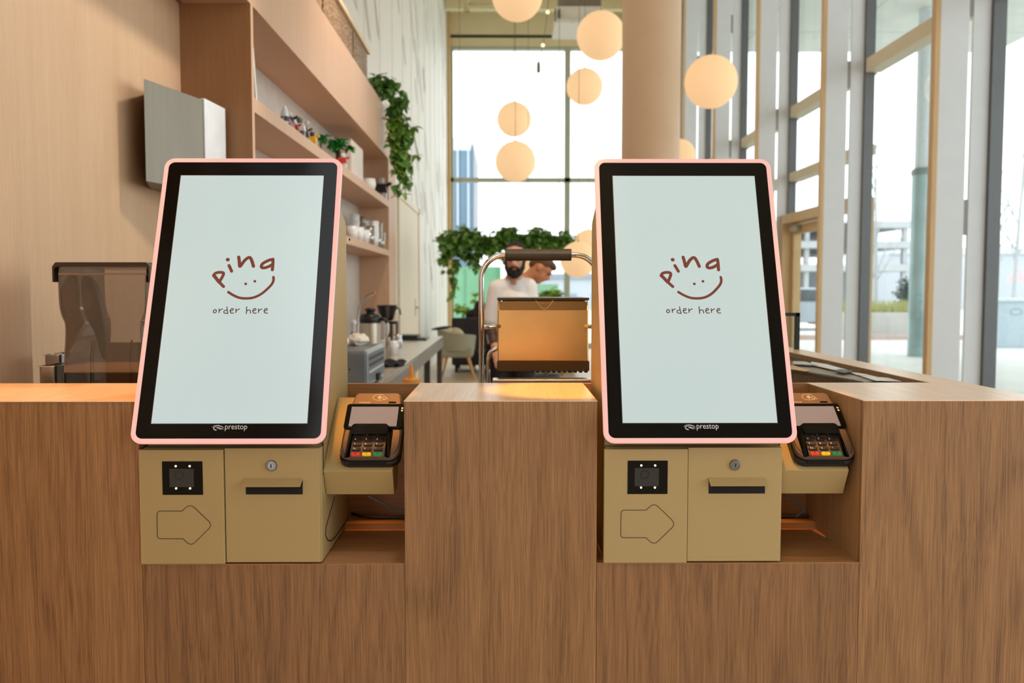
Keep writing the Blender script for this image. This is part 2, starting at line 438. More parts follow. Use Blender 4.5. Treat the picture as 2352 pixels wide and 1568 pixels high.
MB().box(3.50, 3.56, yl1 - .35, yl1 - .08, 2.09, 2.15).build('door_closer', mat('closer_grey', (170, 168, 160), .4), dr)
# cream door in the left wall
dl = empty('door_2', (XW, 11.4, 0), kind='structure')
MB().box(XW, XW + .03, 10.9, 11.0, 0, 2.60).box(XW, XW + .03, 13.4, 13.52, 0, 2.60).box(XW, XW + .03, 10.9, 13.52, 2.52, 2.60).build('door_frame', mat('door_frame_tan', (222, 208, 182), .5), dl)
MB().box(XW, XW + .015, 11.0, 13.4, 0, 2.52).build('door_leaf', CREAM, dl)
MB().box(XW + .015, XW + .022, 12.85, 12.95, 1.0, 1.25).tube([(XW + .015, 12.9, 1.12), (XW + .06, 12.9, 1.12), (XW + .06, 13.05, 1.12)], .012, 8).build('door_handle', STEEL, dl)

struct('wall_light_block', MB().box(-1.5, 3.9, -5.2, -5.0, 0, ZC), mat('light_block_tan', (176, 156, 134), .8))  # unseen wall added behind the camera, toned down to cut front light
# column in the room
XCOL = (1491 - 1160) / F * 8.2
co = MB().lathe([(.268, 0), (.268, ZC)], (XCOL, 8.2, 0), 48).build('round_column', mat('peach_column', (226, 190, 156), .55, 0, .02, 4), smooth=True)
tag(co, kind='structure')
# outside: slab, paving
CONC = mat('concrete_soffit', (206, 208, 200), .8, 0, .05, 2)
ob = MB().box(3.70, 11.9, -12, 21.7, ZSOF, ZSOF + .35).box(-6, 3.7, YEND + .3, 21.7, ZSOF, ZSOF + .35)
struct('ceiling_outside', ob, CONC)
jt = MB()
for x in (5.6, 7.6, 9.6): jt.box(x, x + .03, -12, 21.7, ZSOF - .003, ZSOF)
for y in range(2, 22, 3): jt.box(3.7, 11.9, y, y + .03, ZSOF - .003, ZSOF)
struct('trim_5', jt, mat('soffit_joint', (170, 172, 164), .8))
PAVE = mat('pale_paving', (214, 216, 214), .7, 0, .04, 1.2)
struct('pavement', MB().box(3.9, 90, -30, 140, -.12, -.02).box(-60, 3.9, YEND + .3, 140, -.12, -.02), PAVE)

# ================================================================== SERVICE COUNTER
def xf(px, Y=Y0): return PY(px, 1100, Y).x
XA0, XA1 = xf(321), xf(929)      # left niche
XB0, XB1 = xf(1371), xf(1979)    # right niche
XE = 1.06                        # right end of the counter
YIN = 1.988
ct = empty('service_counter', (0, Y0, 0), 'oak veneered order counter with two niches holding the touch-screen kiosks', 'counter')
TT = .0015
def pillar(x0, x1, nm='end_block'):
    p = MB().box(x0, x1, Y0, YB, 0, ZT - TT).build(nm, OAK, ct)
    MB().box(x0, x1, Y0 - .0005, YB, ZT - TT, ZT).build('top', OAKTOPLIT, ct)
    return p
pillar(-1.249, XA0); pillar(XA1, XB0, 'pillar_block'); 
pr = MB().box(XB1, XE, Y0, YB, 0, ZT - TT).build('end_block', OAK, ct)
MB().box(XB1, XE, Y0 - .0005, YB, ZT - TT, ZT).build('top', OAKTOPLIT, ct)
for a, b in ((XA0, XA1), (XB0, XB1)):
    MB().box(a + .0008, b - .0008, Y0, Y0 + .02, 0, ZL - .0015).build('front_panel', OAK2, ct)
    MB().box(a + .0008, b - .0008, Y0, YIN, ZL - .0015, ZL).box(a + .0008, b - .0008, 1.925, YIN, ZL, ZL + .014).build('niche_shelf', OAKX, ct)
    MB().box(a + .0008, b - .0008, YIN, YB, ZL, ZT).build('niche_back', OAKX, ct)
    MB().box(b - .0012, b - .0004, Y0 + .012, YIN, ZL, ZT - .002).build('niche_side', OAKIN, ct)
# wing running back on the right
XR0, XR1 = .978, 1.06
wg = empty('display_counter', (XR0, 3, 0), 'low-sided oak display wing running back from the right end of the counter', 'counter')
MB().box(XR0, XR1, YB, 4.3, 0, ZT - TT).build('side_panel', OAK, wg)
MB().box(XR0, XR1, YB, 4.3, ZT - TT, ZT).build('rim', OAKTOPLIT, wg)
MB().box(.50, XR0, YB + .0, 4.25, .96, .985).build('inner_shelf', OAKX, wg)
MB().box(.48, .50, YB, 4.25, 0, .985).build('inner_panel', OAKX, wg)
# glass sheet and papers
ZG = CH - .228
gp = [PZ(1980, 877, ZG), PZ(1815, 850, ZG)]
gA, gB = gp; dd = (gB - gA).normalized()
gB2 = gA + dd * 1.6; gA0 = gA - dd * .14
gpoly = [(gA0.x, max(gA0.y, YB + .005)), (gB2.x, gB2.y), (XR0 - .003, gB2.y), (XR0 - .003, max(gA0.y, YB + .005))]
tag(MB().prism(gpoly, ZG - .008, ZG, 'Z').build('glass_sheet', glass('green_glass', (.72, .86, .80), .3), None), 'green-edged glass sheet lying under papers inside the oak display wing', 'glass sheet')
sup = [(.72, 2.6), (.9, 3.3)]
for k, (x, y) in enumerate(((.80, 3.0), (.93, 2.35))):
    tag(MB().lathe([(.006, .985), (.006, ZG - .008)], (x, y, 0), 10).build('glass_support_pin', STEEL, None), 'small metal pin under the glass sheet, ' + ('the farther one' if k == 0 else 'the nearer one'), 'support pin', 'pins under the glass sheet')
def sheet(name, pix, z, th, m, label, cat, group=None):
    P = [PZ(px, py, z) for px, py in pix]
    P = [(min(p.x, XR0 - .002), p.y) for p in P]
    return tag(MB().prism(P, z - th, z, 'Z').build(name, m, None), label, cat, group)
PAPW = mat('white_paper', (238, 240, 242), .5, 0, .03, 30); PAPG = mat('grey_print', (168, 158, 148), .6, 0, .2, 6, stretch=(1, 9, 1)); PAPT = mat('kraft_paper', (222, 184, 142), .7, 0, .05, 20)
z1 = ZG + .002
sheet('printed_board', [(2008, 874.5), (1985, 868), (1905, 846), (1818, 832), (1816, 848), (1900, 860), (1960, 871), (1985, 876)], z1, .002, PAPG, 'long grey-brown printed board lying on the glass sheet', 'board')
sheet('paper_sheet', [(2070, 875), (2040, 867), (1975, 862), (2010, 873)], z1 + .0035, .0012, PAPW, 'white paper sheet at the near end of the display tray', 'paper', 'papers on the glass sheet')
sheet('paper_sheet', [(2020, 866), (1985, 858), (1945, 852), (1968, 860)], z1 + .0035, .0012, PAPW, 'white paper sheet partly tucked beside the grey board, middle of the tray', 'paper', 'papers on the glass sheet')
sheet('paper_sheet', [(1950, 850), (1900, 836), (1862, 830), (1868, 838), (1912, 848)], z1 + .006, .0012, PAPW, 'white paper sheet with a folded corner in the far half of the tray', 'paper', 'papers on the glass sheet')
sheet('black_folder', [(1962, 851), (1930, 847), (1915, 850), (1938, 856)], z1 + .008, .0012, BLACKP, 'thin black folder corner lying between the white papers', 'folder')
sheet('paper_sheet', [(1880, 838), (1850, 830), (1822, 829), (1822, 835)], z1 + .008, .0012, mat('pale_print', (206, 208, 206), .5, 0, .2, 20), 'pale printed sheet at the far end of the tray beside the kiosk', 'paper', 'papers on the glass sheet')
sheet('kraft_card', [(1862, 849), (1845, 846), (1817, 837), (1816, 847), (1848, 852)], z1 + .0035, .0012, PAPT, 'tan kraft card on the glass sheet next to the right kiosk', 'card')
# glass guard on the wing
gy = 3.13
gg = empty('glass_guard', (.9, gy, ZT), 'small upright glass guard with thin black frame on the display wing', 'glass guard')
MB().box(1.035, 1.050, gy - .008, gy + .008, ZT, 1.298).box(.70, 1.050, gy - .008, gy + .008, 1.286, 1.298).box(.70, .712, gy - .008, gy + .008, .985, 1.298).build('frame', mat('green_black_metal', (22, 30, 26), .4, .3), gg)
MB().box(.712, 1.035, gy - .002, gy + .002, ZT + .003, 1.286).build('pane', glass('clear_glass', (.93, .96, .94), .2), gg)

# ================================================================== KIOSK
T = R(20.5)
YP = 1.645
ZP = PY(521, 1018, YP).z
XP = (PY(293, 1018, YP).x + PY(750, 1018, YP).x) / 2
XV, UV, NV = Vector((1, 0, 0)), Vector((0, math.sin(T), math.cos(T))), Vector((0, -math.cos(T), math.sin(T)))
OP = Vector((XP, YP, ZP))
def PP(px, py, O=OP, X=XV, U=UV, N=NV, n=0.0):
    d = ray(px, py); c = Vector((0, 0, CH)); O2 = O + N * n
    t = (O2 - c).dot(N) / d.dot(N); p = c + d * t - O2
    return (p.dot(X), p.dot(U))
PM = frame_mt(OP, XV, UV, NV)
HP = PP(590, 363)[1]
WP = .368
BXL, BXR = xf(323), xf(737)
BXC = (BXL + BXR) / 2
ki = empty('order_kiosk', (BXC, Y0 + .15, ZL), 'tan touch-screen order kiosk in the left niche, nearest the smoked plastic bin', 'order kiosk', 'order kiosks on the counter')
# body
zbt = PY(530, 1023, Y0).z
dz = (1.575 - ZP)
prof = [(Y0 + .004, ZL + .002), (Y0 + .004, zbt - .006), (Y0 + .028, zbt - .004), (1.645 + .034 + .02, ZP + .02), (1.645 + .034 + dz * math.tan(T), 1.575), (1.975, 1.533), (1.985, 1.522), (1.985, ZL + .002)]
MB().prism(prof, BXL + .004, BXR, 'X').build('body', TAN, ki, bevel=.002)
XM = xf(517.5)
zd0, zd1 = PY(420, 1294, Y0).z, PY(420, 1031, Y0).z
ld = MB().box(BXL, XM - .0015, Y0 - .008, Y0 + .004, zd0 + .0015, zd1).build('left_door', TAN, ki, bevel=.0012)
rd = MB().box(XM, BXR - .002, Y0 - .003, Y0 + .004, zd0 + .003, zd1 + .002).build('right_door', TAN, ki, bevel=.0012)
YD = Y0 - .008
def q(px, py, Y=YD): p = PY(px, py, Y); return (p.x, p.z)
a0, a1 = q(374, 1136), q(465, 1059)
sw = MB().box(a0[0], a1[0], YD - .0006, YD + .001, a0[1], a1[1]).build('scanner_window', BLACKG, ki)
s = MB()
s.box(q(389, 1075)[0], q(446, 1118)[0], YD - .0009, YD - .0006, q(389, 1118)[1], q(446, 1076)[1])
s.build('scanner_module', mat('scanner_grey', (44, 44, 42), .4), sw)
c0 = q(412, 1091)
s = MB(); s.ring([(c0[0] + .009 * math.cos(k * PI / 10), c0[1] + .009 * math.sin(k * PI / 10)) for k in range(20)], [(c0[0] + .0068 * math.cos(k * PI / 10), c0[1] + .0068 * math.sin(k * PI / 10)) for k in range(20)], YD - .0012, YD - .0009, 'Y')
s.build('lens_ring', mat('lens_dark', (26, 26, 25), .3), sw)
for px, py in ((404, 1070), (436, 1070), (405, 1121), (437, 1121)):
    c = q(px, py)
    MB().prism([(c[0] + .0022 * math.cos(k * PI / 6), c[1] + .0022 * math.sin(k * PI / 6)) for k in range(12)], YD - .0014, YD - .0006, 'Y').build('indicator_light', mat('led_white', (250, 244, 214), .4, emit=(255, 240, 190), estr=.9), sw)
# arrow groove
def AP(cx, cy): return q(300 + cx / 4.479, 960 + cy / 4.479)
raw = [((272, 955), 40), ((530, 955), 2), ((612, 878), 62), ((845, 1097), 62), ((622, 1318), 62), ((540, 1240), 2), ((275, 1240), 40)]
pts = []
n_ = len(raw)
for i, ((x, y), rr) in enumerate(raw):
    a = Vector((raw[i - 1][0][0] - x, raw[i - 1][0][1] - y)); b = Vector((raw[(i + 1) % n_][0][0] - x, raw[(i + 1) % n_][0][1] - y))
    A = Vector((x, y)) + a.normalized() * rr; B = Vector((x, y)) + b.normalized() * rr
    for k in range(7):
        t = k / 6; p = (1 - t) ** 2 * A + 2 * t * (1 - t) * Vector((x, y)) + t * t * B
        pts.append(AP(p.x, p.y))
def offset(pl, d):
    out = []; n = len(pl)
    for i in range(n):
        t = (Vector(pl[(i + 1) % n]) - Vector(pl[i - 1]))
        if t.length < 1e-9: t = Vector((1, 0))
        t.normalize(); out.append((pl[i][0] - t.y * d, pl[i][1] + t.x * d))
    return out
MB().ring(offset(pts, .0006), offset(pts, -.0006), YD - .0004, YD + .0002, 'Y').build('arrow_outline', SEAM, ld)
# key lock
YR = Y0 - .003
c = PY(624, 1069, YR); s = MB()
s.mt = Matrix.Translation((c.x, YR, c.z)) @ Matrix.Rotation(R(90), 4, 'X')
s.lathe([(.0108, 0), (.0108, .002), (.0095, .005), (.0078, .0052), (.0074, .004), (.006, .004), (.0058, .0052), (0, .0052)], seg=28)
lk = s.build('key_lock', mat('lock_metal', (150, 152, 156), .3, 1), rd, smooth=False)
s = MB(); s.box(c.x - .0011, c.x + .0011, YR - .0058, YR - .0050, c.z - .0036, c.z + .0036); s.build('keyhole', BLACKP, lk)
# printer slot with hood
s0, s1 = q(565, 1135, YR), q(695, 1104, YR)
MB().box(s0[0], s1[0], YR - .0006, YR + .001, s0[1], s1[1]).build('receipt_slot', mat('slot_black', (10, 10, 10), .8), rd)
h0, h1 = q(563, 1098, YR), q(695, 1098, YR)
zt_, dep = h0[1], .021
zb_ = q(563, 1116, YR - dep)[1]
MB().prism([(YR, zt_), (YR, zt_ - .0018), (YR - dep, zb_ - .0022), (YR - dep - .0012, zb_)], h0[0], h1[0], 'X').build('slot_hood', TAN, rd, bevel=.0005)
# side seam of the access panel
XSD = BXR
P = [PX(768, 1140, XSD), PX(748, 1210, XSD), PX(747, 1228, XSD), PX(752, 1240, XSD), PX(760, 1242, XSD), PX(770, 1232, XSD), PX(800, 1190, XSD)]
P = [Vector((XSD, p.y, p.z)) for p in P]
MB().tube(P, .0016, 6).tube([Vector((XSD, PX(742, 1025, XSD).y, 1.09)), Vector((XSD, PX(742, 1100, XSD).y, 1.02))], .0016, 6).build('panel_seam', SEAM, ki)
for py in (550, 848):
    p = PX(803, py, XSD)
    MB().ell((XSD, p.y, p.z), (.002, .003, .003), 8, 6).build('screw', BLACKP, ki)
# screen assembly
hw = WP / 2
sc_ = MB(); sc_.mt = PM
sc_.prism(rrect(-hw + .004, hw - .004, .004, HP - .004, .018), -.034, -.012, 'Z')
scr = sc_.build('screen_housing', GREYSH, ki, bevel=.002)
s = MB(); s.mt = PM
s.prism(rrect(-hw + .001, hw - .001, .001, HP - .001, .02), -.0125, -.009, 'Z')
s.build('dark_gasket', DKGREY, scr)
s = MB(); s.mt = PM
bi = .0095
s.ring(rrect(-hw, hw, 0, HP, .021, 8), rrect(-hw + bi, hw - bi, bi, HP - bi, .013, 8), -.009, .0, 'Z')
s.build('light_strip', PINK, scr, bevel=.002)
s = MB(); s.mt = PM
s.prism(rrect(-hw + bi, hw - bi, bi, HP - bi, .0125, 8), -.009, -.0008, 'Z')
bz = s.build('bezel', BLACKG, scr)
# display
A, B, C, D = PP(347, 972), PP(705, 972), PP(744, 403), PP(416, 403)
u0, u1 = (A[0] + D[0]) / 2, (B[0] + C[0]) / 2; v0, v1 = (A[1] + B[1]) / 2, (C[1] + D[1]) / 2
s = MB(); s.mt = PM
s.box(u0 - .0012, u1 + .0012, v0 - .0012, v1 + .0012, -.0008, -.0004)
s.build('display_edge', DKGREY, bz)
dm, n, l, bs = _base('lit_display')
bs.inputs['Base Color'].default_value = (.02, .02, .02, 1); bs.inputs['Roughness'].default_value = .18
tc = n.new('ShaderNodeTexCoord'); nz = n.new('ShaderNodeTexNoise'); nz.inputs['Scale'].default_value = 4.0; nz.inputs['Detail'].default_value = 1
cr = n.new('ShaderNodeValToRGB'); cr.color_ramp.elements[0].color = lin((194, 210, 208)); cr.color_ramp.elements[1].color = lin((204, 217, 210))
l.new(tc.outputs['Object'], nz.inputs['Vector']); l.new(nz.outputs['Fac'], cr.inputs['Fac']); l.new(cr.outputs[0], bs.inputs['Emission Color'])
bs.inputs['Emission Strength'].default_value = .97
s = MB(); s.mt = PM
s.box(u0, u1, v0, v1, -.0006, 0)
dsp = s.build('display', dm, bz)
# logo strokes traced in the frame of the left screen
def LG(pts): return [PP(440 + x / 7.842, 560 + y / 7.842) for x, y in pts]
PXM = WP / 457.0
def logo():
    s = MB(); s.mt = PM @ Matrix.Translation((0, 0, .0004))
    w = 60 / 7.842 * PXM
    s_ = lambda p, ww=w, it=2: stroke(s, smooth_pts(LG(p), it), ww)
    s_([(578, 770), (500, 690), (395, 560), (440, 520), (520, 510), (578, 520), (575, 560), (530, 640), (505, 680)])
    s_([(500, 690), (420, 590), (400, 570)], w * 1.15)
    s_([(652, 283), (655, 285)], w * 1.28, 1)
    s_([(675, 388), (700, 440), (723, 495)])
    s_([(850, 237), (862, 320), (866, 415), (890, 390), (960, 290), (1050, 228), (1090, 310), (1116, 405)], w * 1.08)
    s_([(1465, 280), (1400, 290), (1290, 345), (1255, 390), (1262, 430), (1320, 435), (1400, 405), (1460, 370)], w * 1.05)
    s_([(1465, 275), (1468, 330), (1456, 468)], w * 1.05)
    s_([(663, 868), (740, 920), (860, 975), (985, 985), (1120, 972), (1260, 905), (1380, 800), (1455, 720), (1480, 650), (1475, 598)], w * .86, 3)
    s_([(976, 720), (977, 721)], w * .92, 1); s_([(1140, 673), (1141, 674)], w * .92, 1)
    return s.build('smile_logo', mat('logo_brown', (30, 12, 8), .5, emit=(126, 66, 50), estr=.9), dsp, recalc=False)
logo()
def letters():
    s = MB(); s.mt = PM @ Matrix.Translation((0, 0, .0004)); w = 19 / 7.842 * PXM
    g = lambda p, it=2: stroke(s, smooth_pts(LG(p), it), w, 8)
    g([(430, 1182), (395, 1195), (392, 1232), (420, 1245), (448, 1225), (446, 1190), (425, 1182)])
    g([(500, 1172), (498, 1205), (496, 1238)]); g([(498, 1212), (520, 1185), (560, 1172)])
    g([(640, 1135), (642, 1190), (652, 1255)]); g([(645, 1195), (600, 1195), (578, 1220), (590, 1250), (652, 1252)])
    for dx in (0, 408, 612):
        g([(692 + dx, 1208), (735 + dx, 1200), (760 + dx, 1180), (730 + dx, 1158), (700 + dx, 1185), (695 + dx, 1225), (715 + dx, 1250), (758 + dx, 1245)])
    g([(800, 1170), (800, 1205), (798, 1238)]); g([(800, 1212), (825, 1188), (866, 1172)])
    g([(994, 1132), (992, 1190), (988, 1258)]); g([(990, 1215), (1015, 1192), (1055, 1190), (1062, 1215), (1062, 1248)])
    g([(1208, 1170), (1208, 1205), (1206, 1238)]); g([(1208, 1212), (1232, 1186), (1270, 1172)])
    return s.build('order_lettering', mat('lettering_brown', (30, 14, 10), .5, emit=(92, 66, 58), estr=.9), dsp, recalc=False)
letters()
def maker():
    s = MB(); s.mt = PM @ Matrix.Translation((0, 0, .0003)); 
    g0 = PP(516.5, 985.5); g1 = PP(567.5, 985.5)
    k0 = bpy.data.curves.new('t', 'FONT')
    sz = .0175
    text_into(s, 'prestop', 0, 0, 1.0)
    xs = [v.co for v in s.bm.verts]
    inv = s.mt.inverted(); loc = [inv @ c for c in xs]; x0 = min(c.x for c in loc); x1 = max(c.x for c in loc)
    k = (g1[0] - g0[0]) / (x1 - x0)
    for v, c in zip(s.bm.verts, loc): v.co = s.mt @ Vector((g0[0] + (c.x - x0) * k, g0[1] + c.y * k * 1.12, 0))
    def Q(p): return [PP(300 + x / 4.479, 960 + y / 4.479) for x, y in p]
    for p, ws in (([(836, 94), (862, 80), (900, 76), (940, 86), (960, 98)], (.3, 1.6, 2.2, 1.8, .3)),
                  ([(880, 124), (858, 116), (852, 100), (870, 90), (880, 90)], (2.6, 2.6, 2.2, 1.4, .3)),
                  ([(956, 116), (920, 112), (892, 102), (880, 92)], (.3, 1.5, 1.5, .4)),
                  ([(957, 106), (925, 103), (900, 95), (888, 88)], (.3, 1.4, 1.4, .3))):
        stroke(s, Q(p), [x * .75 * PXM * 1.25 for x in ws], 8)
    s.build('maker_logo', mat('logo_grey', (196, 194, 192), .5, 0, .02, 10, emit=(196, 194, 192), estr=.25), bz, recalc=False)
maker()

# payment terminal holder (part of the kiosk)
def zq(py, Y): return PY(1700, py, Y).z
hx0, hx1 = BXR, BXR + .136
zt1 = zq(1080, 1.70); zb1 = zq(1133, 1.73)
TA = R(38)
SL = math.tan(TA)
def slopeZ(Y): return zt1 + (Y - 1.70) * SL
hb_ = MB().prism([(1.70, zt1), (1.728, zb1), (1.775, zb1 + .006), (1.84, slopeZ(1.84) - .02), (1.86, slopeZ(1.86) - .02), (1.86, slopeZ(1.86)), ], hx0 + .0005, hx1, 'X')
th = hb_.build('terminal_holder', TAN, ki, bevel=.0012)
kiosk_r = copy_tree(ki)
KDX = xf(1592) - BXC + .0
kiosk_r.location = ki.location + Vector((KDX, 0, 0))
tag(kiosk_r, 'tan touch-screen order kiosk in the right niche, nearest the glazing')

# payment terminal
TN = Vector((0, -math.sin(TA), math.cos(TA))); TU = Vector((0, math.cos(TA), math.sin(TA)))
TO = Vector((-.265, 1.705, slopeZ(1.705) + .0012))
TM = frame_mt(TO, XV, TU, TN)
def TP(cx, cy, n):   # pixels in the zoomed crop of the left terminal
    return PP(760 + cx / 7.127, 870 + cy / 7.127, TO, XV, TU, TN, n)
BROWN = mat('terminal_bronze', (112, 88, 70), .42, .25, .05, 60)
tm = empty('payment_terminal', TO, 'dark bronze card payment terminal beside the left kiosk, against the middle pillar', 'payment terminal', 'card payment terminals')
NS = .030
bw = .060
yb0 = .0; 
vs_b = TP(600, 800, NS)[1]; vs_t = TP(600, 405, NS)[1]; vh_t = TP(820, 208, NS)[1]; vh_b = vs_t
def tb(): 
    m = MB(); m.mt = TM; return m
out = rrect(-bw, bw, 0.0, vs_t, .02, 6)
# lower shell dark rim + upper bronze shell
tb().prism([(x, y) for x, y in rrect(-bw, bw, 0, vs_t, .022)], 0, .014, 'Z').build('base_shell', BLACKP, tm, bevel=.003)
body = tb().prism(rrect(-bw + .0015, bw - .0015, .004, vs_t - .001, .022), .014, .026, 'Z').build('body', BROWN, tm, bevel=.004)
# side grips line
for sx in (-1, 1):
    pl = [(sx * .053, .085), (sx * .056, .06), (sx * .0555, .03), (sx * .047, .012)]
    m = tb(); m.tube([(x, y, .0262) for x, y in smooth_pts(pl, 2)], .0006, 6); m.build('grip_groove', SEAM, body)
# header with contactless mark
hm = tb().prism([(-.052, vs_t - .004), (.052, vs_t - .004), (.047, vh_t - .006), (.041, vh_t), (-.041, vh_t), (-.047, vh_t - .006)], .010, .027, 'Z').build('contactless_head', BROWN, tm, bevel=.003)
m = tb(); m.mt = TM @ Matrix.Translation((0, 0, .0273))
cy = vs_t + (vh_t - vs_t) * .60; cx = .008
el = [(cx - .004 + .0135 * math.cos(t * PI / 20), cy + .0085 * math.sin(t * PI / 20)) for t in range(6, 38)]
stroke(m, el, .0008, 6)
for k in range(4):
    r_ = .003 + k * .0018
    stroke(m, [(cx - .0095 + r_ * math.cos(a), cy + r_ * math.sin(a)) for a in (-.7, -.35, 0, .35, .7)], .0009, 6)
stroke(m, [(cx + .001, cy - .001), (cx + .005, cy + .003), (cx + .008, cy + .001), (cx + .013, cy - .006)], .001, 6)
stroke(m, [(cx + .002, cy - .003), (cx + .005, cy - .005), (cx + .009, cy - .007)], .001, 6)
text_into(m, 'WORLDLINE', -.038, vs_t + .005, .0042, 0)
m.build('contactless_mark', mat('mark_cream', (236, 214, 176), .5, 0, .02, 9, emit=(236, 214, 176), estr=.12), hm, recalc=False)
tb().prism(rrect(.024, .040, vs_t + .0045, vs_t + .0085, .002, 4), .0268, .0275, 'Z').build('sensor', BLACKG, hm)
# colour screen
m = tb(); m.prism(rrect(-bw + .001, bw - .001, vs_b, vs_t, .006), .024, NS, 'Z'); ts = m.build('screen_bezel', BLACKG, tm, bevel=.001)
a = TP(330, 775, NS); b = TP(1140, 450, NS)
m = tb(); m.box(-.049, .047, vs_b + .004, vs_t - .009, NS, NS + .0004)
m.build('screen', mat('terminal_screen', (110, 104, 106), .14, 0, .03, 12, emit=(132, 122, 122), estr=.6), ts)
m = tb()
for yy in (.012, .019): m.prism(rrect(.0525, .0565, vs_t - yy - .003, vs_t - yy + .001, .0008, 2), NS, NS + .0004, 'Z')
m.build('card_marks', mat('mark_cream', (236, 214, 176)), ts)
# keypad with privacy hood
kx0, kx1 = -.037, .031
kv0 = .0035; kvt = vs_b - .004
print('terminal', vs_b, vs_t, vh_t)
m = tb(); m.prism(rrect(kx0, kx1, kv0, kvt - .004, .006), .024, .029, 'Z'); kp = m.build('keypad', BROWN, tm, bevel=.001)
m = tb()
for sx, X in ((-1, kx0 - .006), (1, kx1 + .006)):
    pts3 = []
    m.poly([(X, kv0, .026), (X + sx * .004, kv0, .026), (X + sx * .004, kvt, .026), (X, kvt, .026),
            (X - sx * .001, kv0, .031), (X + sx * .003, kv0, .031), (X - sx * .004, kvt - .002, .044), (X - sx * .008, kvt - .002, .044)],
           [(0, 1, 2, 3), (4, 5, 6, 7), (0, 1, 5, 4), (2, 3, 7, 6), (0, 4, 7, 3), (1, 2, 6, 5)])
    m.poly([(X, kv0, .026), (X, kvt, .026), (X - sx * .006, kvt - .002, .044), (kx0 if sx < 0 else kx1, kv0, .029)], [(0, 1, 2, 3)])
m.prism(rrect(kx0 - .001, kx1 + .001, kvt - .026, kvt + .002, .006), .042, .0445, 'Z')
m.poly([(kx0 - .006, kvt, .026), (kx1 + .006, kvt, .026), (kx1 - .001, kvt + .001, .044), (kx0 + .001, kvt + .001, .044)], [(0, 1, 2, 3)])
m.build('privacy_hood', BLACKG, tm)
m = tb(); m.box(kx0 - .002, kx1 + .002, -.001, .004, .010, .016); m.build('card_slot', mat('slot_black', (10, 10, 10)), tm)
CT = mat('legend_white', (236, 226, 208), .5, 0, .02, 9, emit=(236, 226, 208), estr=.15)
KC = {'X': mat('key_red', (214, 50, 30), .4, emit=(214, 50, 30), estr=.35), '<': mat('key_yellow', (238, 186, 14), .4, emit=(238, 186, 14), estr=.3), 'O': mat('key_green', (30, 132, 66), .4, emit=(30, 132, 66), estr=.35)}
KD = mat('key_brown', (50, 38, 32), .4, 0, .05, 60)
rows = [['1', '2', '3'], ['4', '5', '6'], ['7', '8', '9'], ['Fn', '0', '*'], ['X', '<', 'O']]
kh = (kvt - .016 - kv0 - .0055) / 4.0
for ri, rw_ in enumerate(rows[::-1]):
    for ci, ch_ in enumerate(rw_):
        cx = kx0 + .0115 + ci * .0215; cy = kv0 + .0055 + ri * kh * 1.0
        if ri == 0: cy -= .0005
        m = tb(); m.prism(rrect(cx - .0088, cx + .0088, cy - .0037, cy + .0037, .0034, 5), .0285, .0325, 'Z')
        kk = m.build('key', KC.get(ch_, KD), kp, bevel=.0008)
        m = tb(); m.mt = TM @ Matrix.Translation((0, 0, .0328))
        if ch_ == 'X': stroke(m, [(cx - .002, cy - .002), (cx + .002, cy + .002)], .0007, 6); stroke(m, [(cx - .002, cy + .002), (cx + .002, cy - .002)], .0007, 6)
        elif ch_ == '<': stroke(m, [(cx + .0015, cy + .0022), (cx - .001, cy), (cx + .0015, cy - .0022)], .0007, 6)
        elif ch_ == 'O': stroke(m, [(cx + .0022 * math.cos(t * PI / 6), cy + .0022 * math.sin(t * PI / 6)) for t in range(13)], .0007, 6)
        else: text_into(m, ch_, cx - .0062, cy - .0022, .0062, 0)
        m.build('key_symbol', CT if ri else mat('symbol_dark', (60, 30, 20), .5), tm if False else kp, recalc=False)
tm2 = copy_tree(tm)
tm2.location = tm.location + Vector((KDX, 0, 0))
tag(tm2, 'dark bronze card payment terminal beside the right kiosk, by the niche end wall')
# cables in the niches
CABG = mat('grey_cable', (120, 116, 116), .5); CABK = mat('black_cable', (22, 20, 20), .5)
for i, (dx, nm) in enumerate(((0, 'left'), (KDX, 'right'))):
    d = Vector((dx, 0, 0))
    e = (XA1 if i == 0 else XB1) - .003
    p0 = PY(845, 1138, 1.86) + d; p1 = PY(880, 1156, 1.86) + d; p2 = PY(905, 1168, 1.88) + d; p3 = Vector((e, 1.89, PY(928, 1175, 1.89).z))
    if i == 1: p3 = Vector((e - .05, 1.90, PY(928, 1180, 1.89).z - .01)); 
    tag(MB().tube(smooth_pts([tuple(p0), tuple(p1), tuple(p2), tuple(p3)], 2), .0028, 8).build('terminal_cable', CABG, None, smooth=True), 'grey cable hanging under the payment terminal in the %s niche' % nm, 'cable', 'terminal cables')
    z = ZL + .02
    p = [(BXR + dx + .008, 1.972, z + .004), (BXR + dx + .04, 1.955, z), (e - .06, 1.96, z - .002), (e - .004, 1.955, z)]
    tag(MB().tube(smooth_pts(p, 2), .0035, 8).build('power_cable', CABK, None, smooth=True), 'black power cable lying at the back of the %s niche' % nm, 'cable', 'power cables')

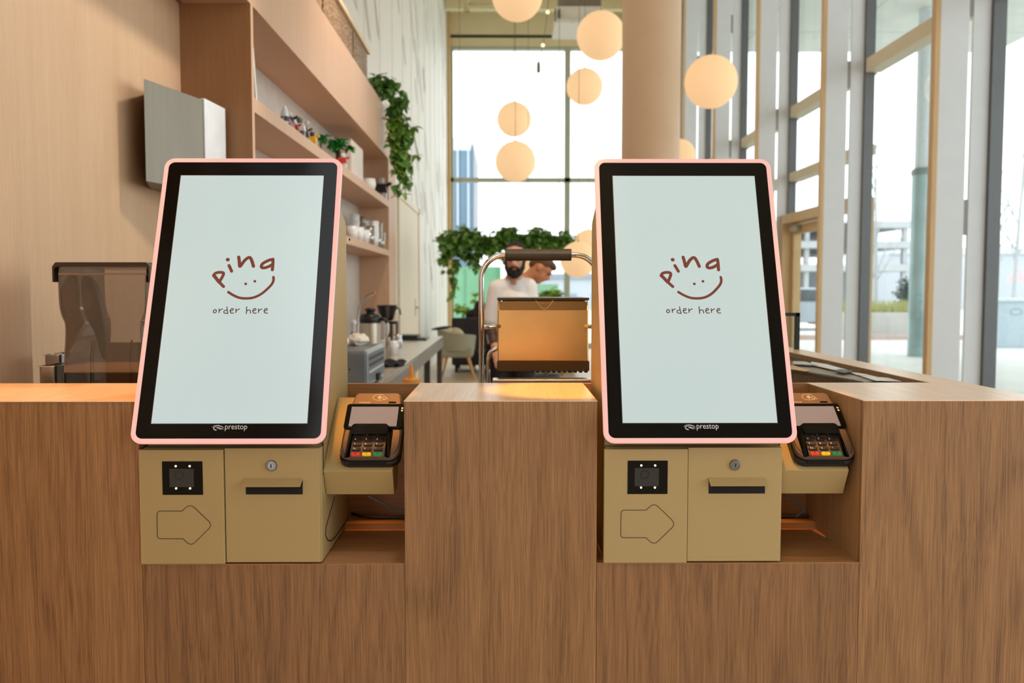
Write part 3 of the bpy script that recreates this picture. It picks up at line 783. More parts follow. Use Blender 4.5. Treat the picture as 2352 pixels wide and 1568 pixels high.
# ================================================================== BACK BENCH, PRESS, SMOKED BIN
bn = empty('work_bench', (-.3, 2.3, 0), 'stainless steel work bench behind the order counter carrying the contact grill', 'bench')
MB().box(-1.24, .46, YB + .012, 2.55, .91, .95).build('bench_top', STEEL, bn)
for x in (-1.2, -.3, .42):
    for y in (YB + .05, 2.5): MB().box(x - .02, x + .02, y - .02, y + .02, 0, .91).build('leg', STEEL, bn)
YPR = 2.30
def pr(px, py, Y=YPR): return PY(px, py, Y)
gr = empty('contact_grill', (pr(1240, 700).x, YPR + .12, .95), 'tall chrome-framed contact grill with raised ribbed lid and black bar handle', 'contact grill')
STEELREFL = mat('steel_warm_reflection', (242, 196, 130), .28, .92, .10, 7, .05)  # stainless steel; the reflected orange light is put into the base colour
STEELREFLD = mat('steel_warm_reflection_dark', (150, 116, 74), .34, .9, .08, 9)  # darker lip version, with the same reflected warmth in its colour
x0, x1 = pr(1143, 770).x, pr(1352, 770).x
zt0, zt1_, zm = pr(1240, 855).z, pr(1240, 688).z, pr(1240, 712).z
zl0 = pr(1240, 829).z
lid = MB().prism([(YPR, zl0), (YPR, zm), (YPR + .012, zt1_), (YPR + .27, zt1_), (YPR + .27, zl0)], x0, x1, 'X').build('lid', STEELREFL, gr, bevel=.003)
MB().box(x0 + .004, x1 - .004, YPR - .001, YPR + .012, zm + .001, zt1_ - .004).build('lid_lip', STEELREFLD, lid)
MB().box(x0 - .001, x1 + .001, YPR - .003, YPR + .275, zt1_ - .001, zt1_ + .005).build('lid_rim', mat('rim_dark', (70, 58, 44), .4, .6), lid)
MB().box(x0 - .002, x1 + .002, YPR - .004, YPR + .27, zt0 + .004, zl0).build('plate_carrier', mat('carrier_brown', (96, 70, 42), .38, .8), lid)
m = MB()
nr = 17
for k in range(nr):
    xc = x0 + .006 + (x1 - x0 - .012) * k / (nr - 1)
    m.prism([(xc - .0055, zt0 + .005), (xc - .0035, zt0 - .001), (xc + .0035, zt0 - .001), (xc + .0055, zt0 + .005)], YPR, YPR + .26, 'Y')
m.build('ribbed_plate', mat('cast_iron', (22, 20, 18), .5, .3), lid)
# small emblem engraved on the lip
m = MB(); m.mt = frame_mt(Vector((pr(1250, 700).x, YPR - .0022, pr(1250, 700).z)), Vector((1, 0, 0)), Vector((0, 0, 1)), Vector((0, -1, 0)))
stroke(m, [(-.022, .012), (-.010, -.004), (0, -.012), (.010, -.006), (.024, .012)], .0014, 6)
for a in range(6): stroke(m, [(-.011 + a * .0044, .004), (-.0105 + a * .0044, .0045)], .0018, 6)
m.build('emblem', mat('emblem_gold', (240, 200, 140), .3, .9), lid, recalc=False)
for px in (1152, 1345):
    c = pr(px, 692); MB().ell((c.x, YPR - .002, c.z), .0035, 10, 8).build('bolt', CHROME, lid, smooth=True)
# chrome tube frame
YF_ = YPR - .05
xl, xr = pr(1106, 800, YF_).x, pr(1374, 800, YF_).x
zh = pr(1236, 585, YF_).z
zc = pr(1106, 640, YF_).z
pth = [(xl, YF_, .955), (xl, YF_, zc)]
for k in range(1, 9):
    a = PI - k * PI / 16; pth.append((xl + (zh - zc) * 1.0 + (zh - zc) * math.cos(a), YF_, zc + (zh - zc) * math.sin(a)))
rr_ = zh - zc
right = [(xr + xl - p[0], p[1], p[2]) for p in pth][::-1]
MB().tube(pth + right, .0072, 14).build('tube_frame', CHROME, gr, smooth=True)
MB().tube([(pr(1160, 585, YF_).x, YF_, zh), (pr(1312, 585, YF_).x, YF_, zh)], .0152, 20).build('handle', mat('handle_black', (52, 48, 44), .45, 0, .25, 220), gr)
MB().tube([(xl, YF_, pr(1100, 749).z), (x0 + .01, YPR + .01, pr(1100, 749).z)], .0058, 12).build('cross_bar', CHROME, gr, smooth=True)
MB().tube([(xr, YF_, pr(1100, 749).z), (x1 - .01, YPR + .01, pr(1100, 749).z)], .0058, 12).build('cross_bar', CHROME, gr, smooth=True)
xi = pr(1122, 850).x; zi = pr(1122, 812).z
MB().tube([(xi, YPR + .02, .955), (xi, YPR + .02, zi - .012), (xi + .002, YPR + .02, zi - .002), (xi + .008, YPR + .02, zi + .006), (xi + .016, YPR + .02, zi + .010), (x0 + .004, YPR + .02, zi + .013)], .0058, 12).build('lift_arm', CHROME, gr, smooth=True)
zb3 = pr(1240, 871, YPR - .05).z
bs3 = MB().box(pr(1131, 870).x, x1 + .01, YPR - .05, YPR + .0, .962, zb3).build('base', STEEL, gr, bevel=.003)
MB().box(x0 - .02, x1 + .01, YPR - .045, YPR + .27, .95, .962).build('feet', BLACKP, gr)

# smoked plastic bin with curved side and lid
YB_ = 2.14
SM = glass('smoked_plastic', (.74, .70, .68), .25, .03)
SMD = glass('smoked_plastic_edge', (.22, .19, .18), .5, .03)
def sb(px, py): p = PY(px, py, YB_); return (p.x, p.z)
bi_ = empty('smoked_bin', (sb(235, 700)[0], YB_ + .12, .95), 'smoked translucent plastic bin with dark rimmed lid standing behind the left counter end', 'bin')
left = smooth_pts([sb(133, 640), sb(134, 665), sb(136, 705), sb(142, 728), sb(150, 742), sb(150, 780), sb(146, 830), (sb(146, 830)[0], .955)], 2)
rgt = [(2 * sb(236, 700)[0] - x, z) for x, z in left][::-1]
prf = [sb(136, 612)] + left + rgt + [sb(337, 612)]
inn = offset(prf, .0035); 
if abs(inn[3][0]) > abs(prf[3][0]): inn = offset(prf, -.0035)
m = MB(); m.ring(prf, inn, YB_, YB_ + .24, 'Y'); m.build('shell_wall', SMD, bi_)
MB().prism(inn, YB_, YB_ + .003, 'Y').build('front_wall', SM, bi_)
MB().prism(inn, YB_ + .237, YB_ + .24, 'Y').build('rear_wall', glass('smoked_rear', (.94, .93, .93), .1, .03), bi_)
LID = mat('smoked_rim', (48, 38, 34), .18, 0, .1, 20, coat=.3)
xa, za = sb(124, 606); xb_, zz_ = sb(348, 606)
m = MB()
m.prism([(xa, sb(0, 648)[1]), (xa, sb(0, 612)[1]), (xa + .008, sb(0, 602)[1]), (xb_ - .008, sb(0, 602)[1]), (xb_, sb(0, 612)[1]), (xb_, sb(0, 648)[1]), (xb_ - .005, sb(0, 648)[1]), (xb_ - .005, sb(0, 617)[1]), (xb_ - .010, sb(0, 613)[1]), (xa + .010, sb(0, 613)[1]), (xa + .005, sb(0, 617)[1]), (xa + .005, sb(0, 648)[1])], YB_ - .012, YB_ + .25, 'Y')
m.build('lid', LID, bi_, bevel=.002)
m = MB(); zz0 = sb(0, 631)[1]
m.box(xa + .011, xb_ - .011, YB_ - .003, YB_, zz0, zz0 + .004); m.build('inner_rim', mat('rim_grey', (150, 134, 124), .25, 0, .1, 20), bi_)
c = sb(162, 686)
# scoop inside: thing of its own
sp = empty('ice_scoop', (c[0] + .02, YB_ + .1, .955), 'black scoop with grey oval pad standing inside the smoked bin', 'scoop')
pts_ = [sb(146, 628), sb(162, 634), sb(178, 655), sb(190, 700), sb(200, 750), sb(203, 800), sb(204, 830), sb(196, 835), sb(186, 800), sb(176, 765), sb(160, 740), sb(150, 715), sb(143, 670)]
MB().prism(smooth_pts(pts_, 2, True), YB_ + .09, YB_ + .115, 'Y').build('scoop_body', mat('scoop_black', (40, 42, 48), .4), sp, bevel=.004)
MB().ell((c[0], YB_ + .088, c[1]), (.013, .006, .026), 20, 12).build('oval_pad', mat('pad_grey', (120, 122, 126), .4), sp, smooth=True)
MB().box(sb(186, 0)[0], sb(205, 0)[0], YB_ + .092, YB_ + .112, .955, sb(0, 828)[1]).build('scoop_handle', mat('scoop_black', (44, 44, 48)), sp)
tr_ = empty('scoop_tray', (sb(245, 800)[0], YB_ + .06, .955), 'grey plastic divider tray standing inside the smoked bin', 'tray')
MB().box(sb(206, 0)[0], sb(284, 0)[0], YB_ + .03, YB_ + .06, .965, sb(0, 789)[1]).build('panel', mat('tray_grey', (128, 118, 112), .5), tr_, bevel=.002)
for px, wd in ((198, 4), (204, 2), (289, 4)):
    p0 = sb(px, 870); p1 = sb(px, 782)
    MB().tube([(p0[0], YB_ + .026, .957), (p0[0], YB_ + .026, (p0[1] + p1[1]) / 2), (p1[0] + .002, YB_ + .03, p1[1])], .0012 * wd / 2, 8).build('rib', mat('rib_grey', (92, 84, 80), .3), tr_)
MB().box(sb(196, 0)[0], sb(294, 0)[0], YB_ + .02, YB_ + .07, .955, .966).build('foot', mat('rib_grey', (92, 84, 80)), tr_)
# gastronorm tins beside it
GN = [((82, 128), 842, 2.16, 'open stainless tin with a slanted rim left of the smoked bin, the nearer one'), ((96, 142), 816, 2.30, 'stainless tin with white lid pieces left of the smoked bin, the farther one')]
for i, ((a, b), py, y, lab) in enumerate(GN):
    xa_, xb2 = PY(a, 800, y).x, PY(b, 800, y).x; zt2 = PY(100, py, y).z
    g = empty('steel_tin', ((xa_ + xb2) / 2, y + .05, .95), lab, 'tin', 'steel tins beside the smoked bin')
    m = MB(); o1 = rrect(xa_ + .004, xb2 - .004, y, y + .10, .01); i1 = rrect(xa_ + .006, xb2 - .006, y + .002, y + .098, .009)
    m.ring(o1, i1, .952, zt2, 'Z'); m.prism(i1, .952, .954, 'Z'); m.build('tin_body', STEEL, g)
    m = MB(); m.ring(rrect(xa_, xb2, y - .004, y + .104, .012), i1, zt2, zt2 + .002, 'Z'); m.build('rim', CHROME, g)
    if i == 1:
        for k in range(2):
            xx = xa_ + .004 + k * .021
            MB().box(xx, xx + .015, y + .01, y + .03, zt2 - .04, zt2 + .004).build('lid_tab', mat('lid_white', (206, 202, 198), .5), g, bevel=.003)
# squeeze bottle behind the counter
YS = 2.13
c = PY(945, 870, YS); zt3 = PY(945, 836, YS).z
sq = empty('squeeze_bottle', (c.x, YS, .95), 'clear white squeeze bottle with an orange cone nozzle behind the counter', 'squeeze bottle')
zs = PY(945, 871, YS).z
MB().lathe([(0, .95), (.026, .95), (.027, .96), (.027, zs - .012), (.022, zs - .008), (0, zs - .008)], (c.x, YS, 0), 24).build('bottle_body', mat('bottle_white', (232, 226, 214), .4), sq, smooth=True)
MB().lathe([(.0215, zs - .012), (.0215, zs), (.018, zs + .0025), (.0085, zs + .004), (.0072, zs + .010), (.0035, zt3 - .004), (.002, zt3), (0, zt3)], (c.x, YS, 0), 24).build('nozzle_cap', mat('orange_cap', (242, 160, 58), .45), sq, smooth=True)

# ================================================================== STAINLESS WALL BOX
q1 = [(-1.25, 3.10), (-1.161, 3.44), (-1.144, 3.64), (XW + .002, 3.64), (XW + .002, 3.33)]
zA = 1.38 + .729
wb = empty('steel_wall_box', (-1.25, 3.3, 1.756), 'brushed steel box on the oak wall with a white panel on its far side', 'wall box')
MB().prism(q1, 1.756, zA - .0, 'Z').build('box_body', mat('dull_steel', (132, 124, 112), .42, .75, .05, 7, .05, (4, 4, .5)), wb, bevel=.002)
e1, e2 = Vector((-1.161, 3.44, 0)), Vector((-1.144, 3.64, 0)); nn = Vector((.9, -.08, 0)).normalized() * .006
MB().poly([(e1.x + .004, e1.y, 1.756), (e2.x + .004, e2.y, 1.756), (e2.x + .004, e2.y, zA + .006), (e1.x + .004, e1.y, zA + .006), (e1.x - .01, e1.y, 1.756), (e2.x - .01, e2.y, 1.756), (e2.x - .01, e2.y, zA + .006), (e1.x - .01, e1.y, zA + .006)],
          [(0, 1, 2, 3), (4, 7, 6, 5), (0, 4, 5, 1), (3, 2, 6, 7), (0, 3, 7, 4), (1, 5, 6, 2)]).build('white_panel', mat('panel_white', (226, 228, 232), .4), wb)

# ================================================================== SHELVES
sh = empty('wall_shelving', (-1.18, (YE + YF) / 2, 0), 'open oak wall shelving unit with three long boards beneath the deep fascia', 'shelving')
zS1 = PX(895, 462, XS).z; zS1b = PX(895, 477, XS).z
zS2 = PX(895, 575, XS).z; zS2b = PX(895, 588, XS).z
ZW = .90
MB().box(XW, XS, YE, YE + .025, 0, ZFB).build('end_panel', OAKSHADED, sh)
MB().box(XS - .0, XS + .001, YE, YE + .034, 0, ZFB).build('edge_strip', OAKSHELF, sh)
MB().box(XW, XS, YF, YF2, 0, ZFB).build('far_panel', OAKSHELF, sh)
for a, b in ((zS1b, zS1), (zS2b, zS2)): MB().box(XW + .0, XS, YE + .025, YF, a, b).build('shelf', OAKSHELF, sh)
MB().box(XW, XW + .02, YE + .025, YF, 0, ZFB).build('back_board', mat('grey_back', (206, 194, 184), .6), sh)
MB().box(XW, XW + .018, -1.0, YE, ZFB - .002, ZFB - .001).build('soffit_liner', OAKSHADED, sh)
# patterned crates above the bulkhead
cm, n, l, bs = _base('perforated_wood')
tc = n.new('ShaderNodeTexCoord'); vo = n.new('ShaderNodeTexVoronoi'); vo.inputs['Scale'].default_value = 34; mp = n.new('ShaderNodeMapping'); mp.inputs['Scale'].default_value = (1, .8, 1.6)
cr = n.new('ShaderNodeValToRGB'); cr.color_ramp.elements[0].position = .25; cr.color_ramp.elements[1].position = .45
cr.color_ramp.elements[0].color = lin((186, 158, 128)); cr.color_ramp.elements[1].color = lin((136, 102, 70))
l.new(tc.outputs['Object'], mp.inputs[0]); l.new(mp.outputs[0], vo.inputs['Vector']); l.new(vo.outputs['Distance'], cr.inputs[0]); l.new(cr.outputs[0], bs.inputs['Base Color'])
bs.inputs['Roughness'].default_value = .6
zP1 = 1.38 + 1.71 * 1.12
yy = 3.4; k = 0
while yy < YF - 1.0:
    L = min(1.02, 7.28 - yy)
    tag(MB().box(-1.30, -1.12, yy, yy + L, ZFT, zP1).build('perforated_box', cm, None, bevel=.004), 'long brown perforated box in the row lying on top of the shelving bulkhead', 'box', 'perforated boxes on the bulkhead')
    yy += L + .06; k += 1
tag(MB().box(-1.30, -1.10, 3.3, 7.32, zP1, zP1 + .035).build('light_ledge', mat('pale_ledge', (232, 204, 168), .5), None), 'pale timber ledge capping the row of perforated boxes', 'ledge')

# things on the shelves
BKW = mat('book_white', (232, 232, 230), .5); BKD = mat('book_dark', (60, 60, 62), .5)
for i, (y, hgt, lean, mm_, lab) in enumerate(((3.70, .12, .012, BKD, 'dark slim book standing against the shelf end, the smallest of three'), (3.725, .14, .016, mat('book_grey', (170, 170, 168), .5), 'short grey book between the dark one and the tall white one'), (3.755, .225, .045, BKW, 'tall white book leaning on the shelf end, outermost of the three'))):
    m = MB(); M_ = Matrix.Translation((0, y + lean + .012, zS1)) @ Matrix.Rotation(math.asin(lean / hgt), 4, 'X')
    m.mt = M_; m.box(-1.25, -1.06, 0, .018, 0, hgt)
    b_ = m.build('book', mm_, None); tag(b_, lab, 'book', 'books at the shelf end')
    m = MB(); m.mt = M_; m.box(-1.245, -1.062, .003, .015, .004, hgt - .004)
def at_shelf(px, py, z, X): return PX(px, py, X)
def toy(px, X, z, cols, scale, label, name='toy_figure'):
    y = X * F / (px - 1160); r = empty(name, (X, y, z), label, 'toy', 'small toys on the upper shelf')
    c1, c2, c3 = [mat('toy_%d_%d_%d' % c, c, .35) for c in cols]
    s = scale
    MB().box(X - .03 * s, X - .005 * s, y - .02 * s, y + .02 * s, z, z + .035 * s).build('leg', c1, r, bevel=.003)
    MB().box(X + .005 * s, X + .03 * s, y - .02 * s, y + .02 * s, z, z + .035 * s).build('leg', c1, r, bevel=.003)
    MB().prism([(X - .034 * s, z + .035 * s), (X + .034 * s, z + .035 * s), (X + .026 * s, z + .08 * s), (X - .026 * s, z + .08 * s)], y - .02 * s, y + .02 * s, 'Y').tube([(X - .028 * s, y, z + .075 * s), (X - .05 * s, y - .02 * s, z + .05 * s)], .009 * s, 8).tube([(X + .028 * s, y, z + .075 * s), (X + .055 * s, y - .01 * s, z + .085 * s)], .009 * s, 8).build('torso', c2, r, bevel=.002)
    MB().lathe([(0, z + .08 * s), (.018 * s, z + .082 * s), (.02 * s, z + .105 * s), (.012 * s, z + .115 * s), (0, z + .116 * s)], (X, y, 0), 14).build('head', c3, r, smooth=True)
    return r
# rocket shaped toy
X = -1.085; y = X * F / (662 - 1160)
r = empty('toy_rocket', (X, y, zS1), 'small white and dark toy rocket with pink fins on the upper shelf', 'toy')
MB().lathe([(.010, zS1 + .015), (.018, zS1 + .025), (.020, zS1 + .06), (.016, zS1 + .085), (.006, zS1 + .105), (0, zS1 + .108)], (X, y, 0), 16).build('hull', mat('toy_white', (222, 226, 230), .35), r, smooth=True)
MB().lathe([(.0195, zS1 + .032), (.0215, zS1 + .036), (.0215, zS1 + .052), (.0195, zS1 + .056)], (X, y, 0), 16).build('band', mat('toy_dark', (52, 40, 52), .35), r, smooth=True)
for a in range(3):
    m = MB(); m.mt = Matrix.Translation((X, y, zS1)) @ Matrix.Rotation(a * 2.094 + .4, 4, 'Z')
    m.prism([(.012, .04), (.040, .0), (.044, .02), (.016, .06)], -.004, .004, 'Y'); m.build('fin', mat('toy_pinkish', (196, 150, 160), .35), r)
toy(672, -1.08, zS1, ((70, 60, 66), (60, 44, 54), (210, 200, 204)), .8, 'dark toy figure with pale head just beyond the toy rocket')
toy(684, -1.085, zS1, ((214, 216, 220), (192, 60, 50), (226, 226, 226)), .65, 'small white and red toy figure, middle of the toy row')
toy(695, -1.075, zS1, ((88, 92, 88), (226, 226, 222), (100, 104, 100)), .9, 'grey and white toy figure beside the red one')
toy(706, -1.08, zS1, ((96, 98, 92), (90, 92, 86), (120, 120, 112)), .8, 'drab grey toy figure with raised arm, farthest of the grey toys')
toy(723, -1.08, zS1, ((240, 190, 30), (246, 196, 20), (90, 40, 20)), .75, 'bright yellow toy figure with a dark head on the upper shelf')
X = -1.12; y = X * F / (780 - 1160)
r = empty('toy_tree', (X, y, zS1), 'green toy tree with dark trunk standing on the upper shelf', 'toy')
MB().tube([(X, y, zS1), (X + .01, y, zS1 + .08), (X - .005, y, zS1 + .17)], [.03, .02, .014], 10).build('trunk', mat('toy_trunk', (72, 42, 30), .4), r, smooth=True)
m = MB(); rt = random.Random(5)
for k in range(9):
    cx, cy, cz = X + rt.uniform(-.09, .09), y + rt.uniform(-.06, .06), zS1 + rt.uniform(.15, .215)
    for j in range(16):
        d = Vector((rt.uniform(-1, 1), rt.uniform(-1, 1), rt.uniform(-.6, .5))); m.leaf(Vector((cx, cy, cz)), d, (0, 0, 1), .06, .03)
m.build('foliage', mat('toy_green', (46, 142, 62), .4, 0, .25, 40), r, recalc=False)
toy(792, -1.06, zS1, ((232, 232, 232), (206, 70, 50), (230, 230, 230)), .8, 'white toy figure with red body under the toy tree')
X = -1.16
tag(MB().box(-1.30, -1.085, 6.30, 6.80, zS1, zS1 + .27).build('storage_box', mat('box_offwhite', (216, 206, 196), .6), None, bevel=.006), 'plain off-white upright box on the upper shelf near its far end', 'box')
for px, X, h, lab in ((851, -1.10, .10, 'white rounded pot on the upper shelf before the dark toy'), ):
    y = X * F / (px - 1160)
    tag(MB().lathe([(0, zS1), (.04, zS1), (.055, zS1 + .05), (.05, zS1 + h), (.04, zS1 + h), (.035, zS1 + .02), (0, zS1 + .02)], (X, y, 0), 20).build('white_pot', mat('pot_white', (236, 236, 236), .3), None, smooth=True), lab, 'pot')
toy(878, -1.10, zS1, ((236, 222, 220), (40, 34, 36), (220, 206, 204)), 1.7, 'large black and white toy figure at the far end of the upper shelf')
# drinking glasses and cups on the middle shelf
GLS = glass('drinking_glass', (.93, .95, .96), .9, .03)
cup_p = None; rg = random.Random(11)
CUPM = mat('milk_glass', (234, 236, 238), .2, 0, .03, 20, coat=.3)
kinds = []
for nm, prof, mm_, lab in (('glass_stack', None, CUPM, ''), ):
    pass
def mk_cup(name, mm_, r1, r2, h, c, label, cat, group, n=1):
    m = MB()
    for k in range(n):
        z0 = k * h * .35
        m.lathe([(0, z0), (r1, z0), (r2, z0 + h), (r2 - .003, z0 + h), (r1 - .003, z0 + .006), (0, z0 + .006)], (0, 0, 0), 18)
    o = m.build(name, mm_, None, smooth=True, origin=(0, 0, 0)); o.location = c
    return tag(o, label, cat, group)
cups = [(812, -1.09, .10, CUPM, 1), (817, -1.22, .15, CUPM, 3), (826, -1.09, .11, CUPM, 1), (830, -1.20, .15, GLS, 3), (840, -1.09, .11, CUPM, 1), (842, -1.20, .14, CUPM, 3), (850, -1.22, .14, CUPM, 3), (852, -1.09, .12, GLS, 2), (861, -1.10, .13, CUPM, 3), (869, -1.10, .13, GLS, 3), (876, -1.10, .11, GLS, 2)]
names_ = ['nearest', 'second', 'third', 'fourth', 'fifth', 'sixth', 'seventh', 'eighth', 'ninth', 'tenth', 'farthest']
for i, (px, X, h, mm_, n_c) in enumerate(cups):
    y = X * F / (px - 1160)
    mk_cup('tumbler', mm_, .032, .042, h, (X, y, zS2), ('milky white' if mm_ is CUPM else 'clear') + ' tumbler stack on the middle shelf, %s of the row' % names_[i] if n_c > 1 else 'single milky white tumbler on the middle shelf, %s of the row' % names_[i], 'tumbler', 'tumblers on the middle shelf', n_c)

# ================================================================== STAINLESS WORKTOP ALONG THE LEFT WALL
XT = -.64; YT1 = 9.1
wt = empty('steel_worktop', (-.98, 6, 0), 'long stainless steel worktop on legs along the wall below the shelving', 'worktop')
TOPM = mat('worktop_steel', (214, 208, 200), .26, .75, .04, 3)
MB().box(XS + .003, XT, 2.72, YT1, ZW - .03, ZW).build('top', TOPM, wt)
MB().box(XT - .02, XT, 2.72, YT1, ZW - .11, ZW - .03).build('apron', mat('apron_steel', (168, 158, 150), .35, .8), wt)
MB().box(XS + .003, XT - .01, 2.72, 5.4, .1, ZW - .11).build('cabinet', mat('apron_steel', (168, 158, 150)), wt)
for y in (6.3, 7.6, YT1 - .08):
    MB().box(XT - .06, XT - .01, y - .03, y + .03, 0, ZW - .11).build('leg', mat('leg_grey', (112, 106, 98), .4, .6), wt)
    MB().box(XS + .01, XS + .06, y - .03, y + .03, 0, ZW - .11).build('leg', mat('leg_grey', (112, 106, 98), .4, .6), wt)
MB().box(XS + .01, XT - .03, 5.6, YT1 - .1, .25, .28).build('lower_shelf', mat('leg_grey', (112, 106, 98)), wt)
def on_top(px, py, z=ZW): return PZ(px, py, z)
def putl(name, prof, m_, p, label, cat, group=None, seg=24):
    return tag(MB().lathe([(a, b + p.z) for a, b in prof], (p.x, p.y, 0), seg).build(name, m_, None, smooth=True), label, cat, group)
# things standing on the part of the worktop that runs below the shelves
def W(px, X): return Vector((X, X * F / (px - 1160), ZW))
# airpot
p = Vector((-.95, 6.35, ZW)); p.x = (851 - 1160) / F * p.y
ap = empty('airpot', p, 'tall brushed steel airpot with black pump lid on the steel worktop', 'airpot')
MB().lathe([(0, p.z), (.075, p.z), (.078, p.z + .05), (.074, p.z + .055)], (p.x, p.y, 0), 24).build('base_ring', BLACKP, ap, smooth=True)
MB().lathe([(.074, p.z + .05), (.074, p.z + .24), (.07, p.z + .245), (0, p.z + .245)], (p.x, p.y, 0), 32).build('steel_body', mat('airpot_steel', (206, 192, 172), .28, .85), ap, smooth=False)
MB().lathe([(.076, p.z + .24), (.080, p.z + .26), (.078, p.z + .29), (.06, p.z + .305), (.03, p.z + .31), (.03, p.z + .325), (.042, p.z + .33), (.038, p.z + .345), (0, p.z + .35)], (p.x, p.y, 0), 24).build('pump_lid', BLACKP, ap, smooth=True)
MB().tube([(p.x + .06, p.y - .02, p.z + .27), (p.x + .11, p.y - .03, p.z + .265), (p.x + .125, p.y - .03, p.z + .24)], .013, 10).build('spout', BLACKP, ap, smooth=True)
# boxy white brewer beside it
p = Vector(((872 - 1160) / F * 6.6, 6.6, ZW))
br = empty('coffee_brewer', p, 'pale grey boxy brewer with rounded handle next to the airpot', 'brewer')
MB().box(p.x - .045, p.x + .045, p.y - .06, p.y + .06, p.z + .115, p.z + .25).build('tank', mat('brewer_grey', (176, 166, 160), .4), br, bevel=.008)
MB().lathe([(0, p.z), (.04, p.z), (.042, p.z + .10), (.038, p.z + .115), (0, p.z + .115)], (p.x, p.y, 0), 20).build('carafe', mat('carafe_white', (222, 214, 206), .3), br, smooth=True)
MB().tube([(p.x + .045, p.y, p.z + .24), (p.x + .062, p.y, p.z + .22), (p.x + .064, p.y, p.z + .17), (p.x + .045, p.y, p.z + .13)], .010, 10).build('handle', mat('carafe_white', (222, 214, 206)), br, smooth=True)
# black dripper on a stand
p = Vector(((889 - 1160) / F * 7.4, 7.4, ZW))
dp = empty('coffee_dripper', p, 'black cone dripper with a thin spout on a tall dark stand', 'coffee dripper')
MB().lathe([(.04, p.z + .22), (.055, p.z + .23), (.085, p.z + .345), (.09, p.z + .35), (.082, p.z + .35), (.05, p.z + .24), (0, p.z + .235)], (p.x, p.y, 0), 24).build('cone', BLACKP, dp, smooth=True)
MB().tube([(p.x + .06, p.y, p.z + .30), (p.x + .09, p.y, p.z + .33), (p.x + .108, p.y, p.z + .32), (p.x + .115, p.y, p.z + .27)], .006, 8).build('spout', BLACKP, dp, smooth=True)
MB().box(p.x - .06, p.x + .09, p.y - .06, p.y + .06, p.z + .195, p.z + .215).build('stand_plate', BLACKP, dp)
for dx in (-.055, .04, .085): MB().box(p.x + dx - .006, p.x + dx + .006, p.y - .05, p.y + .05, p.z, p.z + .195).build('stand_leg', mat('stand_brown', (70, 50, 40), .5), dp)
MB().lathe([(0, p.z + .08), (.03, p.z + .08), (.033, p.z + .17), (.03, p.z + .19), (0, p.z + .19)], (p.x, p.y, 0), 16).box(p.x - .005, p.x + .005, p.y - .005, p.y + .005, p.z, p.z + .08).build('server', mat('server_beige', (206, 188, 166), .3), dp, smooth=True)
# round stack of plates, cups, jug
p = on_top(884, 800); p.x = max(p.x, XS + .14)
putl('plate_stack', [(0, 0), (.07, 0), (.088, .012), (.09, .07), (.085, .07), (.07, .055), (0, .055)], mat('plate_cream', (222, 206, 190), .4), on_top(884, 790), 'cream plate stack on the worktop in front of the brewer', 'plates')
putl('metal_pitcher', [(0, 0), (.033, 0), (.036, .05), (.028, .085), (.033, .11), (.03, .11), (.025, .085), (.03, .01), (0, .01)], CHROME, on_top(915, 797), 'shiny steel milk pitcher on the worktop, left of the black tray', 'pitcher')
putl('glass_tumbler', [(0, 0), (.026, 0), (.031, .10), (.029, .10), (.024, .006), (0, .006)], mat('frosted_glass', (232, 238, 244), .15, 0, .03, 9, coat=.5), on_top(905, 813), 'frosted tumbler standing alone mid-worktop in front of the pitcher', 'tumbler')
putl('brown_saucer', [(0, 0), (.05, 0), (.075, .012), (.07, .012), (0, .004)], mat('saucer_brown', (140, 98, 78), .4), on_top(866, 806), 'flat brown saucer on the worktop by the plate stack', 'saucer')
putl('small_cup', [(0, 0), (.02, 0), (.026, .05), (.023, .05), (.018, .005), (0, .005)], mat('cup_tan', (226, 202, 182), .4), on_top(874, 822), 'small tan cup beside the grey toaster and black cloth', 'cup')
p = on_top(948, 779)
bt = empty('black_tray', p, 'flat black tray with a raised dark lid near the worktop end', 'tray')
MB().box(p.x - .13, p.x + .15, p.y - .18, p.y + .18, p.z, p.z + .018).build('tray', BLACKP, bt, bevel=.004)
MB().box(p.x - .12, p.x + .06, p.y - .14, p.y + .14, p.z + .018, p.z + .045).build('lid', mat('dark_green_black', (40, 44, 38), .4), bt, bevel=.004)
# grey toaster
ty0, ty1 = 4.25, 4.85
tx1 = (868 - 1160) / F * 4.6; tx0 = tx1 - .24
to = empty('grey_toaster', ((tx0 + tx1) / 2, 4.5, ZW), 'blue-grey toaster with slotted side at the near end of the steel worktop', 'toaster')
MB().box(tx0, tx1, ty0, ty1, ZW + .004, ZW + .185).build('toaster_body', mat('toaster_grey', (126, 132, 140), .35, .3), to, bevel=.018)
m = MB()
for k in range(2): m.box(tx1 - .001, tx1 + .0015, ty0 + .05, ty1 - .05, ZW + .135 - k * .032, ZW + .148 - k * .032)
m.build('side_slot', mat('slot_grey', (48, 52, 58), .5), to)
MB().box(tx1 - .001, tx1 + .0025, ty0 + .04, ty1 - .06, ZW + .070, ZW + .082).build('trim_strip', mat('trim_pale', (206, 206, 206), .3), to)
MB().box(tx1 - .001, tx1 + .012, ty0 + .27, ty0 + .36, ZW + .015, ZW + .05).build('lever', BLACKP, to)
# crumpled paper bags on it
for i, (x, y, s, lab) in enumerate(((tx0 + .05, 4.38, .07, 'cream crumpled paper on top of the grey toaster, the nearer one'), (tx0 + .12, 4.68, .06, 'cream crumpled paper on top of the grey toaster, the farther one'))):
    m = MB(); m.ell((x, y, ZW + .185 + s * .5), (s, s * 1.4, s * .55), 14, 10)
    rr2 = random.Random(i)
    for v in m.bm.verts:
        v.co += Vector([rr2.uniform(-.008, .008) for _ in range(3)])
        v.co.z = max(v.co.z, ZW + .186)
    tag(m.build('paper_bag', mat('paper_cream', (238, 228, 214), .6), None), lab, 'paper', 'crumpled papers on the toaster')
